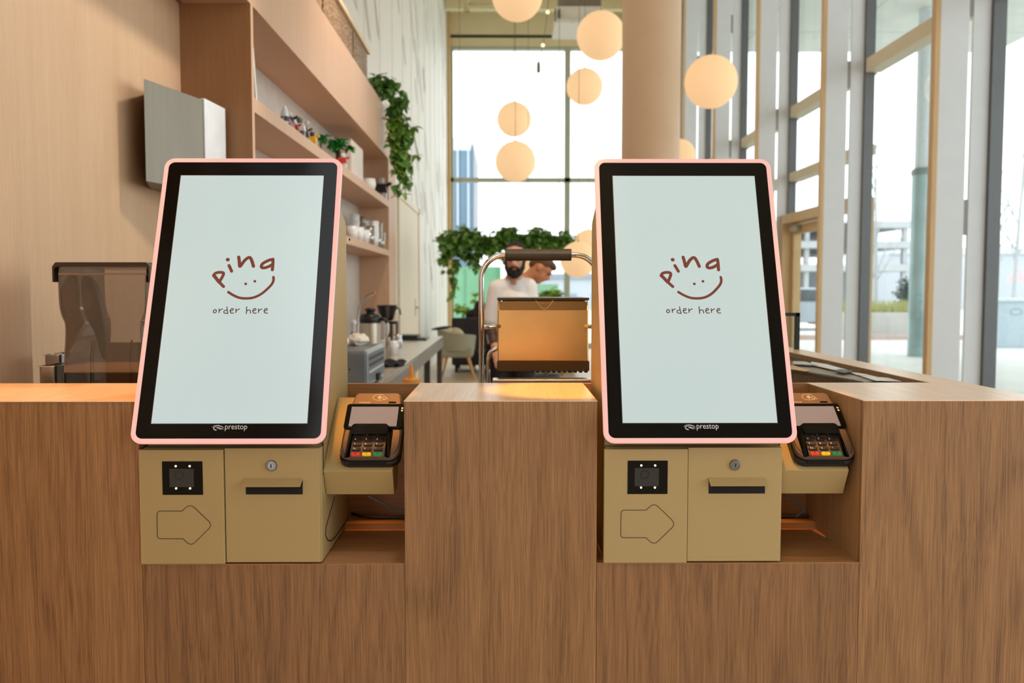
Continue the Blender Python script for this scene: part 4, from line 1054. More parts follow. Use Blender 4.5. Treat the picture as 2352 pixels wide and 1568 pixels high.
# black cloth
p = on_top(898, 838)
m = MB(); m.ell((p.x, p.y, p.z + .012), (.10, .17, .016), 22, 10)
rr2 = random.Random(4)
for v in m.bm.verts: v.co.z = max(p.z + .001, v.co.z + .012 * math.sin(v.co.x * 70 + v.co.y * 25))
tag(m.build('black_cloth', mat('cloth_black', (34, 30, 38), .9), None, smooth=True), 'folded black cloth lying near the front edge of the steel worktop', 'cloth')
# brown bottle, pink bag, tap behind the kiosk edge
p = Vector(((812 - 1160) / F * 5.7, 5.7, ZW))
bo = empty('brown_bottle', p, 'dark brown bottle with white neck just beyond the left kiosk edge', 'bottle')
MB().lathe([(0, p.z), (.036, p.z), (.037, p.z + .13), (.03, p.z + .17), (.014, p.z + .21), (0, p.z + .21)], (p.x, p.y, 0), 20).build('bottle_glass', mat('bottle_brown', (74, 40, 34), .15, coat=.4), bo, smooth=True)
MB().lathe([(.015, p.z + .20), (.016, p.z + .25), (.02, p.z + .255), (.02, p.z + .28), (0, p.z + .285)], (p.x, p.y, 0), 16).build('neck', mat('neck_white', (214, 204, 206), .3), bo, smooth=True)
p = Vector(((820 - 1160) / F * 5.35, 5.35, ZW))
m = MB(); m.ell((p.x, p.y, p.z + .04), (.05, .05, .045), 14, 10); m.ell((p.x - .03, p.y, p.z + .085), (.025, .025, .03), 12, 8)
for v in m.bm.verts: v.co.z = max(v.co.z, p.z)
tag(m.build('pink_pouch', mat('pouch_pink', (220, 190, 190), .5), None, smooth=True), 'pale pink pouch on the worktop in front of the brown bottle', 'pouch')
p = Vector((-1.0, 5.1, ZW)); p.x = (800 - 1160) / F * 5.6; p.y = 5.95
tp_ = empty('steel_tap', p, 'curved steel tap with copper tip above the brown bottle', 'tap')
MB().tube(smooth_pts([(p.x, p.y, p.z), (p.x, p.y, p.z + .34), (p.x + .05, p.y, p.z + .43), (p.x + .115, p.y, p.z + .455)], 2), .010, 10).build('tap_pipe', STEEL, tp_, smooth=True)
MB().ell((p.x + .118, p.y, p.z + .456), .012, 10, 8).build('tap_tip', mat('copper', (214, 142, 96), .3, .8), tp_, smooth=True)

# ================================================================== PENDANT GLOBES
SHADE = mat('paper_shade', (236, 196, 150), .8, 0, .015, 30, emit=(255, 214, 166), estr=.56)
def globe(px, py, r, D, label, cord=True):
    y = D / 2 * F / r; c = PY(px, py, y)
    g = empty('globe_pendant', (c.x, c.y, c.z - D / 2), label, 'pendant lamp', 'paper globe pendants')
    m = MB(); prof = []
    for k in range(33):
        a = -PI / 2 + PI * k / 32; rr = D / 2 * math.cos(a) * (1 + (.006 if k % 2 else 0)); prof.append((max(rr, 0 if k in (0, 32) else .001), D / 2 * math.sin(a)))
    prof[0] = (0, -D / 2); prof[-1] = (0, D / 2)
    m.lathe(prof, c, 40).build('paper_shade', SHADE, g, smooth=True)
    MB().tube([(c.x, c.y, c.z + D / 2 - .004), (c.x, c.y, ZC)], .0028, 6).build('cord', mat('cord_grey', (96, 88, 76), .6), g)
    MB().lathe([(.018, c.z + D / 2 - .006), (.018, c.z + D / 2 + .012), (0, c.z + D / 2 + .014)], (c.x, c.y, 0), 12).build('cap', mat('cap_grey', (150, 140, 126), .5), g)
    l = bpy.data.lights.new('globe_bulb', 'POINT'); l.energy = 9; l.color = (1, .72, .42); l.shadow_soft_size = D / 2 + .02
    lo = bpy.data.objects.new('globe_bulb', l); COL.objects.link(lo); lo.location = (c.x, c.y, c.z)
    return g
GL = [(1188, -11, 57, .50, 'large paper globe lamp cut by the top of the view, left of the air conditioner'),
      (1380, 82, 54, .50, 'paper globe lamp partly behind the round column, below the air conditioner'),
      (1343, 199, 41, .50, 'paper globe lamp hanging just left of the column below a bigger one'),
      (1181, 274, 39, .50, 'smaller paper globe lamp, upper of the two stacked in the middle of the rear window'),
      (1184, 371, 46, .50, 'paper globe lamp, lower of the two stacked on the rear window transom'),
      (1633, 188, 59, .50, 'paper globe lamp right of the column in front of the side posts'),
      (1560, 356, 36, .50, 'paper globe lamp mostly hidden between column and right kiosk top'),
      (1213, 590, 40, .50, 'paper globe lamp glowing behind the bearded barista head'),
      (1328, 596, 41, .46, 'low paper globe lamp beside the right kiosk, the nearer of the overlapping pair'),
      (1352, 565, 38, .56, 'low paper globe lamp beside the right kiosk, the farther of the overlapping pair')]
for a in GL: globe(*a)
# string of small bulbs
sl = empty('bulb_string', PY(1245, 100, 8.4), 'slack string of tiny bulbs hanging in front of the rear window', 'string light')
Y_ = 8.4
P = [PY(1262, -120, Y_), PY(1260, -10, Y_), PY(1257, 30, Y_), PY(1248, 100, Y_), PY(1241, 128, Y_), PY(1237, 142, Y_)]
MB().tube([tuple(p) for p in P], .003, 6).tube([tuple(PY(1236, 165, Y_)), tuple(PY(1229, 182, Y_))], .002, 6).tube([(P[0].x, Y_, P[0].z), (P[0].x, Y_, ZC)], .002, 6).build('wire', mat('wire_grey', (120, 116, 106), .6), sl)
c = PY(1237, 154, Y_)
MB().lathe([(0, -.055), (.018, -.05), (.018, .03), (.010, .05), (0, .052)], c, 12).build('socket', mat('socket_grey', (150, 146, 132), .5), sl, smooth=True)
for px, py in ((1258, 28), (1247, 104)):
    c = PY(px, py, Y_); MB().ell(c, .017, 12, 8).build('bulb', mat('bulb_warm', (255, 230, 190), .4, emit=(255, 226, 180), estr=1.6), sl, smooth=True)

# ceiling services
ACY = 13.5
a, b = PY(1278, 54, ACY), PY(1383, 54, ACY)
ac = empty('air_conditioner', ((a.x + b.x) / 2, ACY, a.z), 'white ceiling cassette air conditioner hanging from a dark casing', 'air conditioner')
MB().prism([(a.x - .03, a.z), (b.x + .03, a.z), (b.x + .01, a.z + .06), (a.x - .01, a.z + .06)], ACY - .05, ACY + .85, 'Y').box(a.x, b.x, ACY, ACY + .8, a.z + .06, a.z + .26).build('cassette', mat('ac_white', (226, 220, 208), .4), ac, bevel=.01)
MB().box(a.x - .03, a.x - .012, ACY - .06, ACY - .05, a.z + .02, a.z + .2).box(a.x + .03, a.x + .055, ACY - .052, ACY - .0, a.z + .08, a.z + .2).build('vent_slot', DKGREY, ac)
MB().box(a.x + .06, b.x - .02, ACY + .05, ACY + .75, a.z + .26, a.z + .80).build('casing', mat('ac_casing', (132, 118, 102), .6), ac)
for x in (a.x + .08, b.x - .04): MB().box(x - .01, x + .01, ACY + .1, ACY + .12, a.z + .8, ZC).build('hanger_rod', DKGREY, ac)
p1, p2 = PY(1072, 10, 17.5), PY(1150, 12, 17.5)
pipe = MB().tube([(p1.x, 17.5, ZC - .002), (p1.x, 17.5, p1.z - .1)], .045, 10).tube([(p1.x, 17.5, p1.z), (p2.x + .8, 17.5, p1.z + .02)], .03, 10).lathe([(.07, -.02), (.08, 0), (.05, .03), (0, .03)], (p1.x, 17.5, p1.z - .12), 12)
tag(pipe.build('sprinkler_pipe', mat('pipe_cream', (208, 192, 146), .5), None, smooth=True), 'cream painted sprinkler pipe with a drop under the far ceiling', 'pipe')
tag(MB().tube([(XW + .5, 18.9, ZC - .12), (XG - .2, 18.9, ZC - .12)], .04, 10).build('ceiling_conduit', mat('pipe_cream', (208, 192, 146)), None, smooth=True), 'long cream conduit running across the far ceiling', 'conduit')

# ================================================================== PLANTS
LEAFD = mat('ivy_leaf', (98, 142, 64), .45, 0, .35, 9)
LEAFL = mat('pale_leaf', (156, 196, 84), .45, 0, .3, 9)
STEM = mat('vine_stem', (92, 96, 50), .6)
def foliage(name, clusters, parent, m_, n, L, seed, sq=.6):
    rr = random.Random(seed); mb = MB()
    tot = sum(c[3] ** 2 for c in clusters)
    for (x, y, z, rad) in clusters:
        k = max(3, int(n * rad ** 2 / tot))
        for _ in range(k):
            th, ph = rr.uniform(0, 2 * PI), math.acos(rr.uniform(-1, 1)); q = rad * rr.uniform(.25, 1.0)
            p = Vector((x + q * math.sin(ph) * math.cos(th), y + q * math.sin(ph) * math.sin(th) * sq, z + q * math.cos(ph)))
            d = Vector((rr.uniform(-1, 1), rr.uniform(-1, 1), rr.uniform(-1.2, .3)))
            s = L * rr.uniform(.6, 1.15)
            mb.leaf(p, d, (rr.uniform(-.3, .3), rr.uniform(-.6, .1), 1), s, s * .8)
    return mb.build(name, m_, parent, recalc=False)
# ivy falling over the far end of the bulkhead
YI = 7.7
def ci(px, py, r, y=YI): p = PY(px, py, y); return (p.x, p.y, p.z, r * y / F)
iv = empty('trailing_ivy', (-1.06, YI, ZFT), 'green trailing ivy in a white pot spilling over the far end of the bulkhead', 'plant')
cl = [ci(872, 190, 20), ci(888, 200, 24), ci(905, 215, 26), ci(917, 240, 26), ci(915, 265, 26), ci(915, 290, 28), ci(922, 318, 26), ci(918, 345, 24), ci(925, 370, 22), ci(924, 395, 18), ci(932, 410, 10), ci(943, 422, 8), ci(915, 430, 8), ci(930, 447, 8), ci(950, 300, 8), ci(962, 362, 7), ci(940, 385, 8)]
cl = [(x, y - .12, z, r) for x, y, z, r in cl]
foliage('foliage', cl, iv, LEAFD, 430, .085, 1)
foliage('young_leaves', cl[5:], iv, LEAFL, 230, .080, 2)
m = MB()
for path in (((885, 200), (925, 260), (935, 340), (945, 400), (943, 440)), ((880, 195), (905, 260), (915, 340), (920, 400), (915, 440), (898, 455)), ((890, 200), (940, 285), (955, 330), (962, 365)), ((888, 205), (915, 300), (930, 380), (932, 450))):
    m.tube(smooth_pts([tuple(PY(a, b, YI - .12)) for a, b in path], 2), .004, 5)
m.build('stem', STEM, iv)
MB().lathe([(0, ZFT), (.09, ZFT), (.12, ZFT + .18), (.125, ZFT + .2), (.11, ZFT + .2), (.1, ZFT + .05), (0, ZFT + .05)], (-1.16, YI, 0), 20).build('pot', mat('pot_grey_white', (206, 206, 196), .4), iv, smooth=True)
# hanging planter in the rear
YH = 12.0
hp = empty('hanging_planter', PY(1165, 568, YH), 'long planter box with bushy trailing greenery hanging before the rear window', 'planter')
a, b = PY(1040, 568, YH), PY(1300, 568, YH)
MB().box(a.x, b.x, YH - .12, YH + .12, a.z, a.z + .03).build('shelf_board', mat('planter_board', (150, 112, 76), .6), hp)
for k in range(5):
    xx = a.x + .06 + k * (b.x - a.x - .36) / 4
    MB().prism([(xx, a.z + .03), (xx + .2, a.z + .03), (xx + .22, a.z + .14), (xx - .02, a.z + .14)], YH - .06, YH + .09, 'Y').build('pot', mat('pot_dark', (70, 66, 60), .6), hp)
for xx in (a.x + .1, b.x - .1): MB().tube([(xx, YH, a.z + .03), (xx, YH, ZC)], .003, 6).build('suspension_wire', mat('cord_grey', (96, 88, 76)), hp)
rp = random.Random(8); cl = []
for k in range(26):
    px = 1022 + k * 11.2; top = 552 + 8 * math.sin(k * .9)
    if 1120 < px < 1140: top += 6
    cl.append(ci(px, top, 22, YH - .1))
for px, py, r in ((1180, 525, 9), (1160, 532, 14), (1225, 527, 12), (1250, 532, 14), (1065, 527, 16), (1040, 540, 18), (1030, 560, 20), (1060, 575, 18), (1025, 585, 16), (1085, 590, 18), (1045, 600, 12), (1100, 585, 12), (1095, 605, 10), (1040, 620, 10), (1043, 640, 9), (1046, 655, 6), (1018, 598, 10), (1160, 590, 10), (1090, 615, 7), (1300, 555, 12), (1280, 570, 12), (1020, 622, 3), (1037, 668, 3), (1035, 682, 2)): cl.append(ci(px, py, r, YH))
foliage('foliage', cl, hp, LEAFD, 2300, .10, 3, 1.0)
foliage('young_leaves', cl, hp, LEAFL, 700, .10, 4)
m = MB()
for path in (((1040, 560), (1035, 610), (1045, 650), (1034, 690)), ((1090, 560), (1092, 600), (1095, 620)), ((1060, 560), (1055, 590), (1075, 605))):
    m.tube(smooth_pts([tuple(PY(c_, d_, YH - .1)) for c_, d_ in path], 2), .004, 5)
m.build('stem', STEM, hp)

# ================================================================== SEATING
SOF = mat('sofa_black', (46, 40, 42), .85, 0, .1, 60)
a = PY(1037, 730, 14.6)
so = empty('black_sofa', (a.x + 1.0, 14.9, 0), 'black upholstered sofa behind the grey armchair near the rear window', 'sofa')
MB().box(a.x, a.x + 2.1, 14.6, 14.8, .12, a.z).build('backrest', SOF, so, bevel=.03)
MB().box(a.x + .02, a.x + 2.08, 14.8, 15.45, .12, .44).build('seat', SOF, so, bevel=.03)
for xx in (a.x, a.x + 2.0): MB().box(xx, xx + .12, 14.8, 15.45, .44, .62).build('armrest', SOF, so, bevel=.02)
for xx in (a.x + .05, a.x + 2.0):
    for y in (14.65, 15.4): MB().box(xx, xx + .05, y, y + .05, 0, .12).build('leg', BLACKP, so)
# armchair
YC = 13.4
def ac_(px, py, y=YC): return PY(px, py, y)
ar = empty('grey_armchair', (ac_(1045, 800).x, YC + .3, 0), 'grey-green upholstered armchair with splayed wooden legs beyond the steel worktop', 'armchair')
GRN = mat('armchair_fabric', (156, 150, 132), .9, 0, .08, 80)
x0c, x1c = ac_(996, 0).x, ac_(1090, 0).x
zA1, zB1, zC1 = ac_(0, 757).z, ac_(0, 772).z, ac_(0, 823).z
cxA = (x0c + x1c) / 2; wA = (x1c - x0c) / 2
m = MB(); o1 = []; nseg = 20
for k in range(nseg + 1):   # horseshoe shell open to the rear right
    t = R(150) + R(250) * k / nseg
    o1.append((cxA + wA * 1.0 * math.cos(t), YC + .32 + .32 * math.sin(t)))
inn_ = [(cxA + (wA - .06) * math.cos(R(150) + R(250) * k / nseg), YC + .32 + .26 * math.sin(R(150) + R(250) * k / nseg)) for k in range(nseg + 1)]
vs = []; 
def ht(k): 
    t = k / nseg; return zB1 - .02 + (zA1 - zB1 + .04) * (1 - t) ** 1.2 
zc0 = zC1 + .10
for k in range(nseg + 1): vs += [(o1[k][0] * .92 + cxA * .08, o1[k][1], zc0), (o1[k][0], o1[k][1], ht(k)), (inn_[k][0], inn_[k][1], ht(k)), (inn_[k][0], inn_[k][1], zc0)]
fs = []
for k in range(nseg):
    for j in range(4): fs.append((4 * k + j, 4 * (k + 1) + j, 4 * (k + 1) + (j + 1) % 4, 4 * k + (j + 1) % 4))
fs += [(0, 1, 2, 3), (4 * nseg + 3, 4 * nseg + 2, 4 * nseg + 1, 4 * nseg)]
m.poly(vs, fs).build('backrest', GRN, ar, smooth=False, bevel=.015)
MB().box(cxA - wA * .86, cxA + wA * .86, YC + .05, YC + .60, zC1, zc0 + .06).build('seat', GRN, ar, bevel=.04)
WLEG = mat('chair_leg_wood', (206, 156, 100), .5)
for (ax, ay, bx, by) in ((.62, .1, 1.0, -.04), (-.62, .1, -.86, -.04), (.5, .5, .8, .62), (-.5, .5, -.8, .62)):
    MB().tube([(cxA + ax * wA, YC + ay, zC1 + .02), (cxA + bx * wA, YC + by, 0)], [.024, .014], 10).build('leg', WLEG, ar)
for i, (px, py, m_, lab) in enumerate(((1028, 765, mat('cushion_cream', (222, 212, 190), .9, 0, .05, 60), 'cream cushion in the grey armchair, the left one'), (1047, 766, mat('cushion_sand', (214, 196, 166), .9, 0, .05, 60), 'sand coloured cushion in the grey armchair, the right one'))):
    p = ac_(px, py, YC + .34); m = MB(); m.ell((p.x, p.y - .06, p.z - .035), (.14, .06, .13), 18, 12, Matrix.Rotation(R(28 * (1 if i else -1)), 3, 'Y'))
    tag(m.build('cushion', m_, None, smooth=True), lab, 'cushion', 'cushions in the armchair')
p = ac_(1010, 756, YC + .1)
m = MB(); m.ell((p.x + .03, YC + .08, p.z + .02), (.16, .06, .025), 16, 8, Matrix.Rotation(R(-8), 3, 'Y'))
tag(m.build('dark_jacket', mat('jacket_dark', (44, 48, 50), .9), None, smooth=True), 'dark jacket draped over the top of the grey armchair', 'jacket')
# low wooden bench / table by the sofa
a = PY(1095, 812, 13.6)
tb_ = empty('low_table', (a.x + .6, 13.8, 0), 'low brown wooden table in front of the black sofa', 'table')
MB().box(a.x + .02, a.x + 1.4, 13.95, 14.4, .38, .42).build('tabletop', mat('table_brown', (168, 122, 72), .5), tb_)
for xx in (a.x + .04, a.x + 1.33):
    for y in (13.98, 14.33): MB().box(xx, xx + .04, y, y + .04, 0, .38).build('leg', mat('table_brown', (168, 122, 72)), tb_)
m = MB(); p = PY(1124, 776, 14.0); m.lathe([(0, 0), (.03, 0), (.04, .09), (.036, .09), (.027, .006), (0, .006)], (p.x, 14.15, .42), 16)
tag(m.build('white_mug', mat('mug_white', (236, 230, 222), .3), None, smooth=True), 'white mug on the low table by the sofa', 'mug')
# plant low behind the baristas
YL = 10.5
pt = empty('potted_plant', (PY(1262, 700, YL).x, YL, 0), 'leafy green potted plant standing low behind the second barista', 'plant')
p = PY(1255, 700, YL)
MB().lathe([(0, 0), (.13, 0), (.17, .36), (.15, .36), (.14, .3), (0, .3)], (p.x, YL, 0), 20).build('pot', mat('pot_dark', (70, 66, 60)), pt, smooth=True)
MB().tube([(p.x, YL, .3), (p.x, YL, p.z)], .02, 8).build('stem', STEM, pt)
foliage('foliage', [ci(1240, 682, 12, YL), ci(1258, 676, 13, YL), ci(1270, 672, 12, YL), ci(1250, 692, 16, YL), ci(1275, 684, 10, YL), ci(1232, 690, 10, YL), ci(1292, 676, 6, YL)], pt, LEAFL, 260, .09, 6)
YL2 = 16.4
pt = empty('potted_plant', (PY(1062, 700, YL2).x, YL2, 0), 'leafy green potted plant by the rear window behind the sofa', 'plant')
p = PY(1064, 725, YL2)
MB().lathe([(0, 0), (.13, 0), (.17, .36), (.15, .36), (.14, .3), (0, .3)], (p.x, YL2, 0), 20).build('pot', mat('pot_dark', (70, 66, 60)), pt, smooth=True)
MB().tube([(p.x, YL2, .3), (p.x, YL2, p.z)], .02, 8).build('stem', STEM, pt)
foliage('foliage', [ci(1055, 706, 11, YL2), ci(1068, 712, 12, YL2), ci(1078, 718, 10, YL2), ci(1092, 675, 6, YL2), ci(1090, 690, 6, YL2)], pt, LEAFL, 130, .12, 7)

# ================================================================== PEOPLE
SKIN = mat('skin', (206, 146, 116), .55, 0, .05, 30); SKIN2 = mat('skin_warm', (206, 136, 98), .55, 0, .05, 30)
HAIR = mat('hair_black', (26, 20, 18), .8, 0, .3, 120); HAIR2 = mat('hair_brown', (96, 66, 46), .8, 0, .25, 120)
def cap(mb, a, b, ra, rb, seg=14):
    a, b = Vector(a), Vector(b); n = 6
    mb.tube([a.lerp(b, k / n) for k in range(n + 1)], [ra + (rb - ra) * k / n for k in range(n + 1)], seg)
    mb.ell(a, ra, 14, 10); mb.ell(b, rb, 14, 10)
def chain(mb, pts, rs):
    for i in range(len(pts) - 1): cap(mb, pts[i], pts[i + 1], rs[i], rs[i + 1])
def fuse(o, vox=.008, it=6):
    r = o.modifiers.new('remesh', 'REMESH'); r.mode = 'VOXEL'; r.voxel_size = vox; r.use_smooth_shade = True
    s = o.modifiers.new('smooth', 'SMOOTH'); s.iterations = it; s.factor = .5
    return o
def head(mb, c, fwd, up, s=1.0):
    """skull, jaw, nose, ears, brow on centre c looking along fwd"""
    f = Vector(fwd).normalized(); u = Vector(up); u = (u - f * u.dot(f)).normalized(); r = f.cross(u)
    M = Matrix((r, f, u)).transposed()
    P = lambda x, y, z: Vector(c) + (r * x + f * y + u * z) * s
    mb.ell(P(0, -.012, .03), (.074 * s, .092 * s, .085 * s), 20, 14, M)
    mb.ell(P(0, .014, -.035), (.060 * s, .072 * s, .075 * s), 18, 12, M)
    mb.ell(P(0, .045, -.085), (.034 * s, .034 * s, .026 * s), 12, 8, M)
    chain(mb, [P(0, .078, .012), P(0, .098, -.020)], [.010 * s, .015 * s])
    for sx in (-1, 1):
        mb.ell(P(sx * .076, -.008, -.005), (.010 * s, .020 * s, .032 * s), 10, 8, M)
        mb.ell(P(sx * .012, .092, -.026), (.010 * s, .010 * s, .009 * s), 8, 6, M)
    mb.ell(P(0, .076, .022), (.046 * s, .014 * s, .010 * s), 12, 8, M)
    mb.ell(P(0, .082, -.052), (.024 * s, .012 * s, .010 * s), 12, 8, M)
    return P, M
def hand(mb, w, d, side, s=1.0, curl=.5):
    """palm at w pointing along d, side = thumb direction; five separate fingers"""
    d = Vector(d).normalized(); sd = Vector(side); sd = (sd - d * sd.dot(d)).normalized(); n = d.cross(sd)
    M = Matrix((sd, d, n)).transposed()
    mb.ell(Vector(w) + d * .045 * s, (.040 * s, .050 * s, .016 * s), 14, 10, M)
    for k, (x, L) in enumerate(((.029, .070), (.010, .078), (-.010, .073), (-.028, .058))):
        b = Vector(w) + (sd * x + d * .085) * s; q = b + (d * .5 * L - n * curl * .4 * L) * s * 1.0; e = q + (d * .38 * L - n * curl * .6 * L) * s
        chain(mb, [b - d * .02 * s, b, q, e], [.009 * s, .009 * s, .008 * s, .007 * s])
    t0 = Vector(w) + (sd * .030 + d * .02) * s
    chain(mb, [t0, t0 + (sd * .022 + d * .03) * s, t0 + (sd * .026 + d * .06 - n * .01) * s], [.011 * s, .010 * s, .008 * s])
# --- bearded barista in white T-shirt
BY = 6.4
def b1(px, py, dy=0): p = PY(px, py, BY); return Vector((p.x, BY + dy, p.z))
p1 = empty('person', (b1(1180, 700).x, BY, 0), 'bearded person in a white T-shirt standing behind the contact grill looking down', 'person', 'baristas')
hc = b1(1183, 595, -.03)
nk = b1(1181, 643, .02); ch = b1(1176, 700, .02); pv = b1(1172, 790, .03)
sl_, sr_ = b1(1143, 664, .0), b1(1213, 660, .06)
el_, er_ = b1(1127, 745, -.02), b1(1222, 735, .0)
wl_, wr_ = b1(1140, 800, -.20), b1(1200, 790, -.22)
kn = [pv + Vector((-.10, 0, -.45)), pv + Vector((.10, 0, -.45))]; ft = [Vector((pv.x - .11, BY + .02, .07)), Vector((pv.x + .11, BY + .02, .07))]
m = MB(); P, M_ = head(m, hc, (-.10, -1, -.22), (0, 0, 1))
chain(m, [hc + Vector((0, .02, -.07)), nk], [.054, .058]); chain(m, [nk, ch, pv], [.07, .125, .125])
chain(m, [sl_, el_, wl_], [.055, .042, .030]); chain(m, [sr_, er_, wr_], [.055, .042, .030]); chain(m, [sl_, nk + Vector((0, 0, -.03)), sr_], [.055, .07, .055])
for s_, k_, f_ in zip((-.08, .08), kn, ft): chain(m, [pv + Vector((s_, 0, -.02)), k_, f_], [.095, .062, .042]); m.ell(f_ + Vector((0, -.07, -.03)), (.045, .13, .04), 14, 8)
hand(m, wl_, (wl_ - el_), (1, -.2, 0)); hand(m, wr_, (wr_ - er_), (-1, -.2, 0))
fuse(m.build('body', SKIN, p1, smooth=True), .009, 5)
# hair, beard, eyes
m = MB(); m.ell(P(0, -.034, .046), (.079, .088, .070), 20, 14, M_); m.ell(P(0, -.005, .088), (.056, .05, .026), 16, 10, M_)
rr2 = random.Random(2)
for _ in range(46):
    a = rr2.uniform(0, 2 * PI); b = rr2.uniform(.35, 1.45); m.ell(P(.074 * math.cos(a) * math.cos(b), -.036 + .082 * math.sin(a) * math.cos(b), .048 + .066 * math.sin(b)), .012, 8, 6)
fuse(m.build('hair', HAIR, p1), .007, 3)
m = MB()
for sx in (-1, 1):
    chain(m, [P(sx * .066, .02, -.01), P(sx * .060, .045, -.055), P(sx * .034, .072, -.088)], [.010, .016, .024])
    chain(m, [P(sx * .006, .097, -.038), P(sx * .030, .088, -.050), P(sx * .036, .078, -.07)], [.007, .008, .010])
m.ell(P(0, .07, -.098), (.044, .036, .032), 14, 10, M_); m.ell(P(0, .088, -.080), (.024, .016, .014), 10, 8, M_)
fuse(m.build('beard', HAIR, p1), .006, 2)
for sx in (-1, 1):
    MB().ell(P(sx * .030, .080, .004), (.012, .008, .006), 10, 8, M_).build('eye', mat('eye_dark', (60, 40, 34), .3), p1, smooth=True)
    MB().ell(P(sx * .031, .086, .024), (.020, .006, .005), 10, 6, M_).build('eyebrow', HAIR, p1, smooth=True)
m = MB(); TS = mat('tshirt_white', (232, 226, 226), .85, 0, .03, 20)
chain(m, [nk + Vector((0, .01, -.035)), ch, pv + Vector((0, 0, .02))], [.088, .142, .148])
for a_, b_2 in ((sl_, el_), (sr_, er_)):
    e2 = a_.lerp(b_2, .88); chain(m, [a_, e2], [.072, .066])
chain(m, [sl_, nk + Vector((0, .01, -.045)), sr_], [.070, .082, .070])
m.ell(ch + Vector((0, .01, -.02)), (.155, .115, .20), 20, 14)
m.ell(pv + Vector((0, 0, .06)), (.175, .13, .18), 20, 14)
fuse(m.build('tshirt', TS, p1), .009, 14)
m = MB(); TR = mat('trousers_black', (22, 21, 24), .85)
m.ell(pv + Vector((0, 0, -.04)), (.175, .135, .12), 18, 12)
for s_, k_, f_ in zip((-.085, .085), kn, ft): chain(m, [pv + Vector((s_, 0, -.06)), k_, f_ + Vector((0, 0, .03))], [.108, .078, .062])
fuse(m.build('trousers', TR, p1), .011, 4)
for f_ in ft:
    m = MB(); m.ell(f_ + Vector((0, -.07, -.025)), (.052, .145, .048), 16, 10)
    for v in m.bm.verts: v.co.z = max(v.co.z, .001)
    m.build('shoe', BLACKP, p1, smooth=True)
m = MB(); 
chain(m, [el_.lerp(wl_, .0) + Vector((0, 0, 0)), el_.lerp(wl_, .75)], [.0455, .036]); fuse(m.build('tattoo', mat('tattoo_ink', (74, 44, 34), .6, 0, .5, 34), p1), .007, 3)
# --- second barista, bent over in profile
BY2 = 7.0
def b2(px, py, dy=0): p = PY(px, py, BY2); return Vector((p.x, BY2 + dy, p.z))
p2 = empty('person', (b2(1190, 700).x, BY2, 0), 'short-haired person in black bending forward in profile beside the bearded one', 'person', 'baristas')
hc = b2(1243, 617, 0); f_ = Vector((.72, -.14, -.68)); u_ = Vector((.68, 0, .72))
nk = b2(1210, 646, .03); ch = b2(1197, 700, .05); pv = b2(1165, 790, .10)
m = MB(); P, M_ = head(m, hc, f_, u_)
chain(m, [hc - f_.normalized() * .02 - u_.normalized() * .03, b2(1225, 630, .01), nk], [.058, .056, .062]); chain(m, [nk, ch, pv], [.075, .14, .13])
sl_, sr_ = ch + Vector((.05, -.17, .02)), ch + Vector((.05, .17, .02)); el_, er_ = sl_ + Vector((.12, -.04, -.27)), sr_ + Vector((.12, .04, -.27)); wl_, wr_ = el_ + Vector((.20, .06, -.10)), er_ + Vector((.20, -.06, -.10))
chain(m, [sl_, el_, wl_], [.055, .042, .03]); chain(m, [sr_, er_, wr_], [.055, .042, .03])
hand(m, wl_, wl_ - el_, (0, 1, 0)); hand(m, wr_, wr_ - er_, (0, -1, 0))
kn = [Vector((pv.x + .02, BY2 + .0, .48)), Vector((pv.x + .02, BY2 + .2, .48))]
ft = [Vector((pv.x, BY2 + .0, .07)), Vector((pv.x, BY2 + .2, .07))]
for s_, k_, fo in zip((-.08, .08), kn, ft): chain(m, [pv + Vector((0, s_, -.02)), k_, fo], [.095, .062, .042])
fuse(m.build('body', SKIN2, p2, smooth=True), .009, 5)
m = MB(); m.ell(P(0, -.022, .046), (.080, .094, .076), 20, 14, M_); m.ell(P(0, .042, .074), (.058, .052, .032), 16, 10, M_); m.ell(P(0, -.07, -.0), (.062, .040, .055), 14, 10, M_)
fuse(m.build('hair', HAIR2, p2), .007, 3)
for sx in (-1, 1):
    MB().ell(P(sx * .030, .080, .004), (.012, .008, .006), 10, 8, M_).build('eye', mat('eye_dark', (60, 40, 34)), p2, smooth=True)
    MB().ell(P(sx * .031, .086, .024), (.020, .006, .005), 10, 6, M_).build('eyebrow', HAIR2, p2, smooth=True)
m = MB(); chain(m, [nk + (ch - nk) * .35, ch, pv], [.095, .150, .150]); chain(m, [sl_, sl_.lerp(el_, .8)], [.072, .062]); chain(m, [sr_, sr_.lerp(er_, .8)], [.072, .062]); chain(m, [sl_, sr_], [.08, .08])
fuse(m.build('black_top', mat('top_black', (34, 32, 32), .85), p2), .009, 4)
m = MB()
for s_, k_, fo in zip((-.08, .08), kn, ft): chain(m, [pv + Vector((0, s_, -.02)), k_, fo + Vector((0, 0, .03))], [.112, .078, .062])
fuse(m.build('trousers', TR, p2), .011, 4)
for fo in ft:
    m = MB(); m.ell(fo + Vector((.07, 0, -.025)), (.145, .052, .048), 16, 10)
    for v in m.bm.verts: v.co.z = max(v.co.z, .001)
    m.build('shoe', BLACKP, p2, smooth=True)
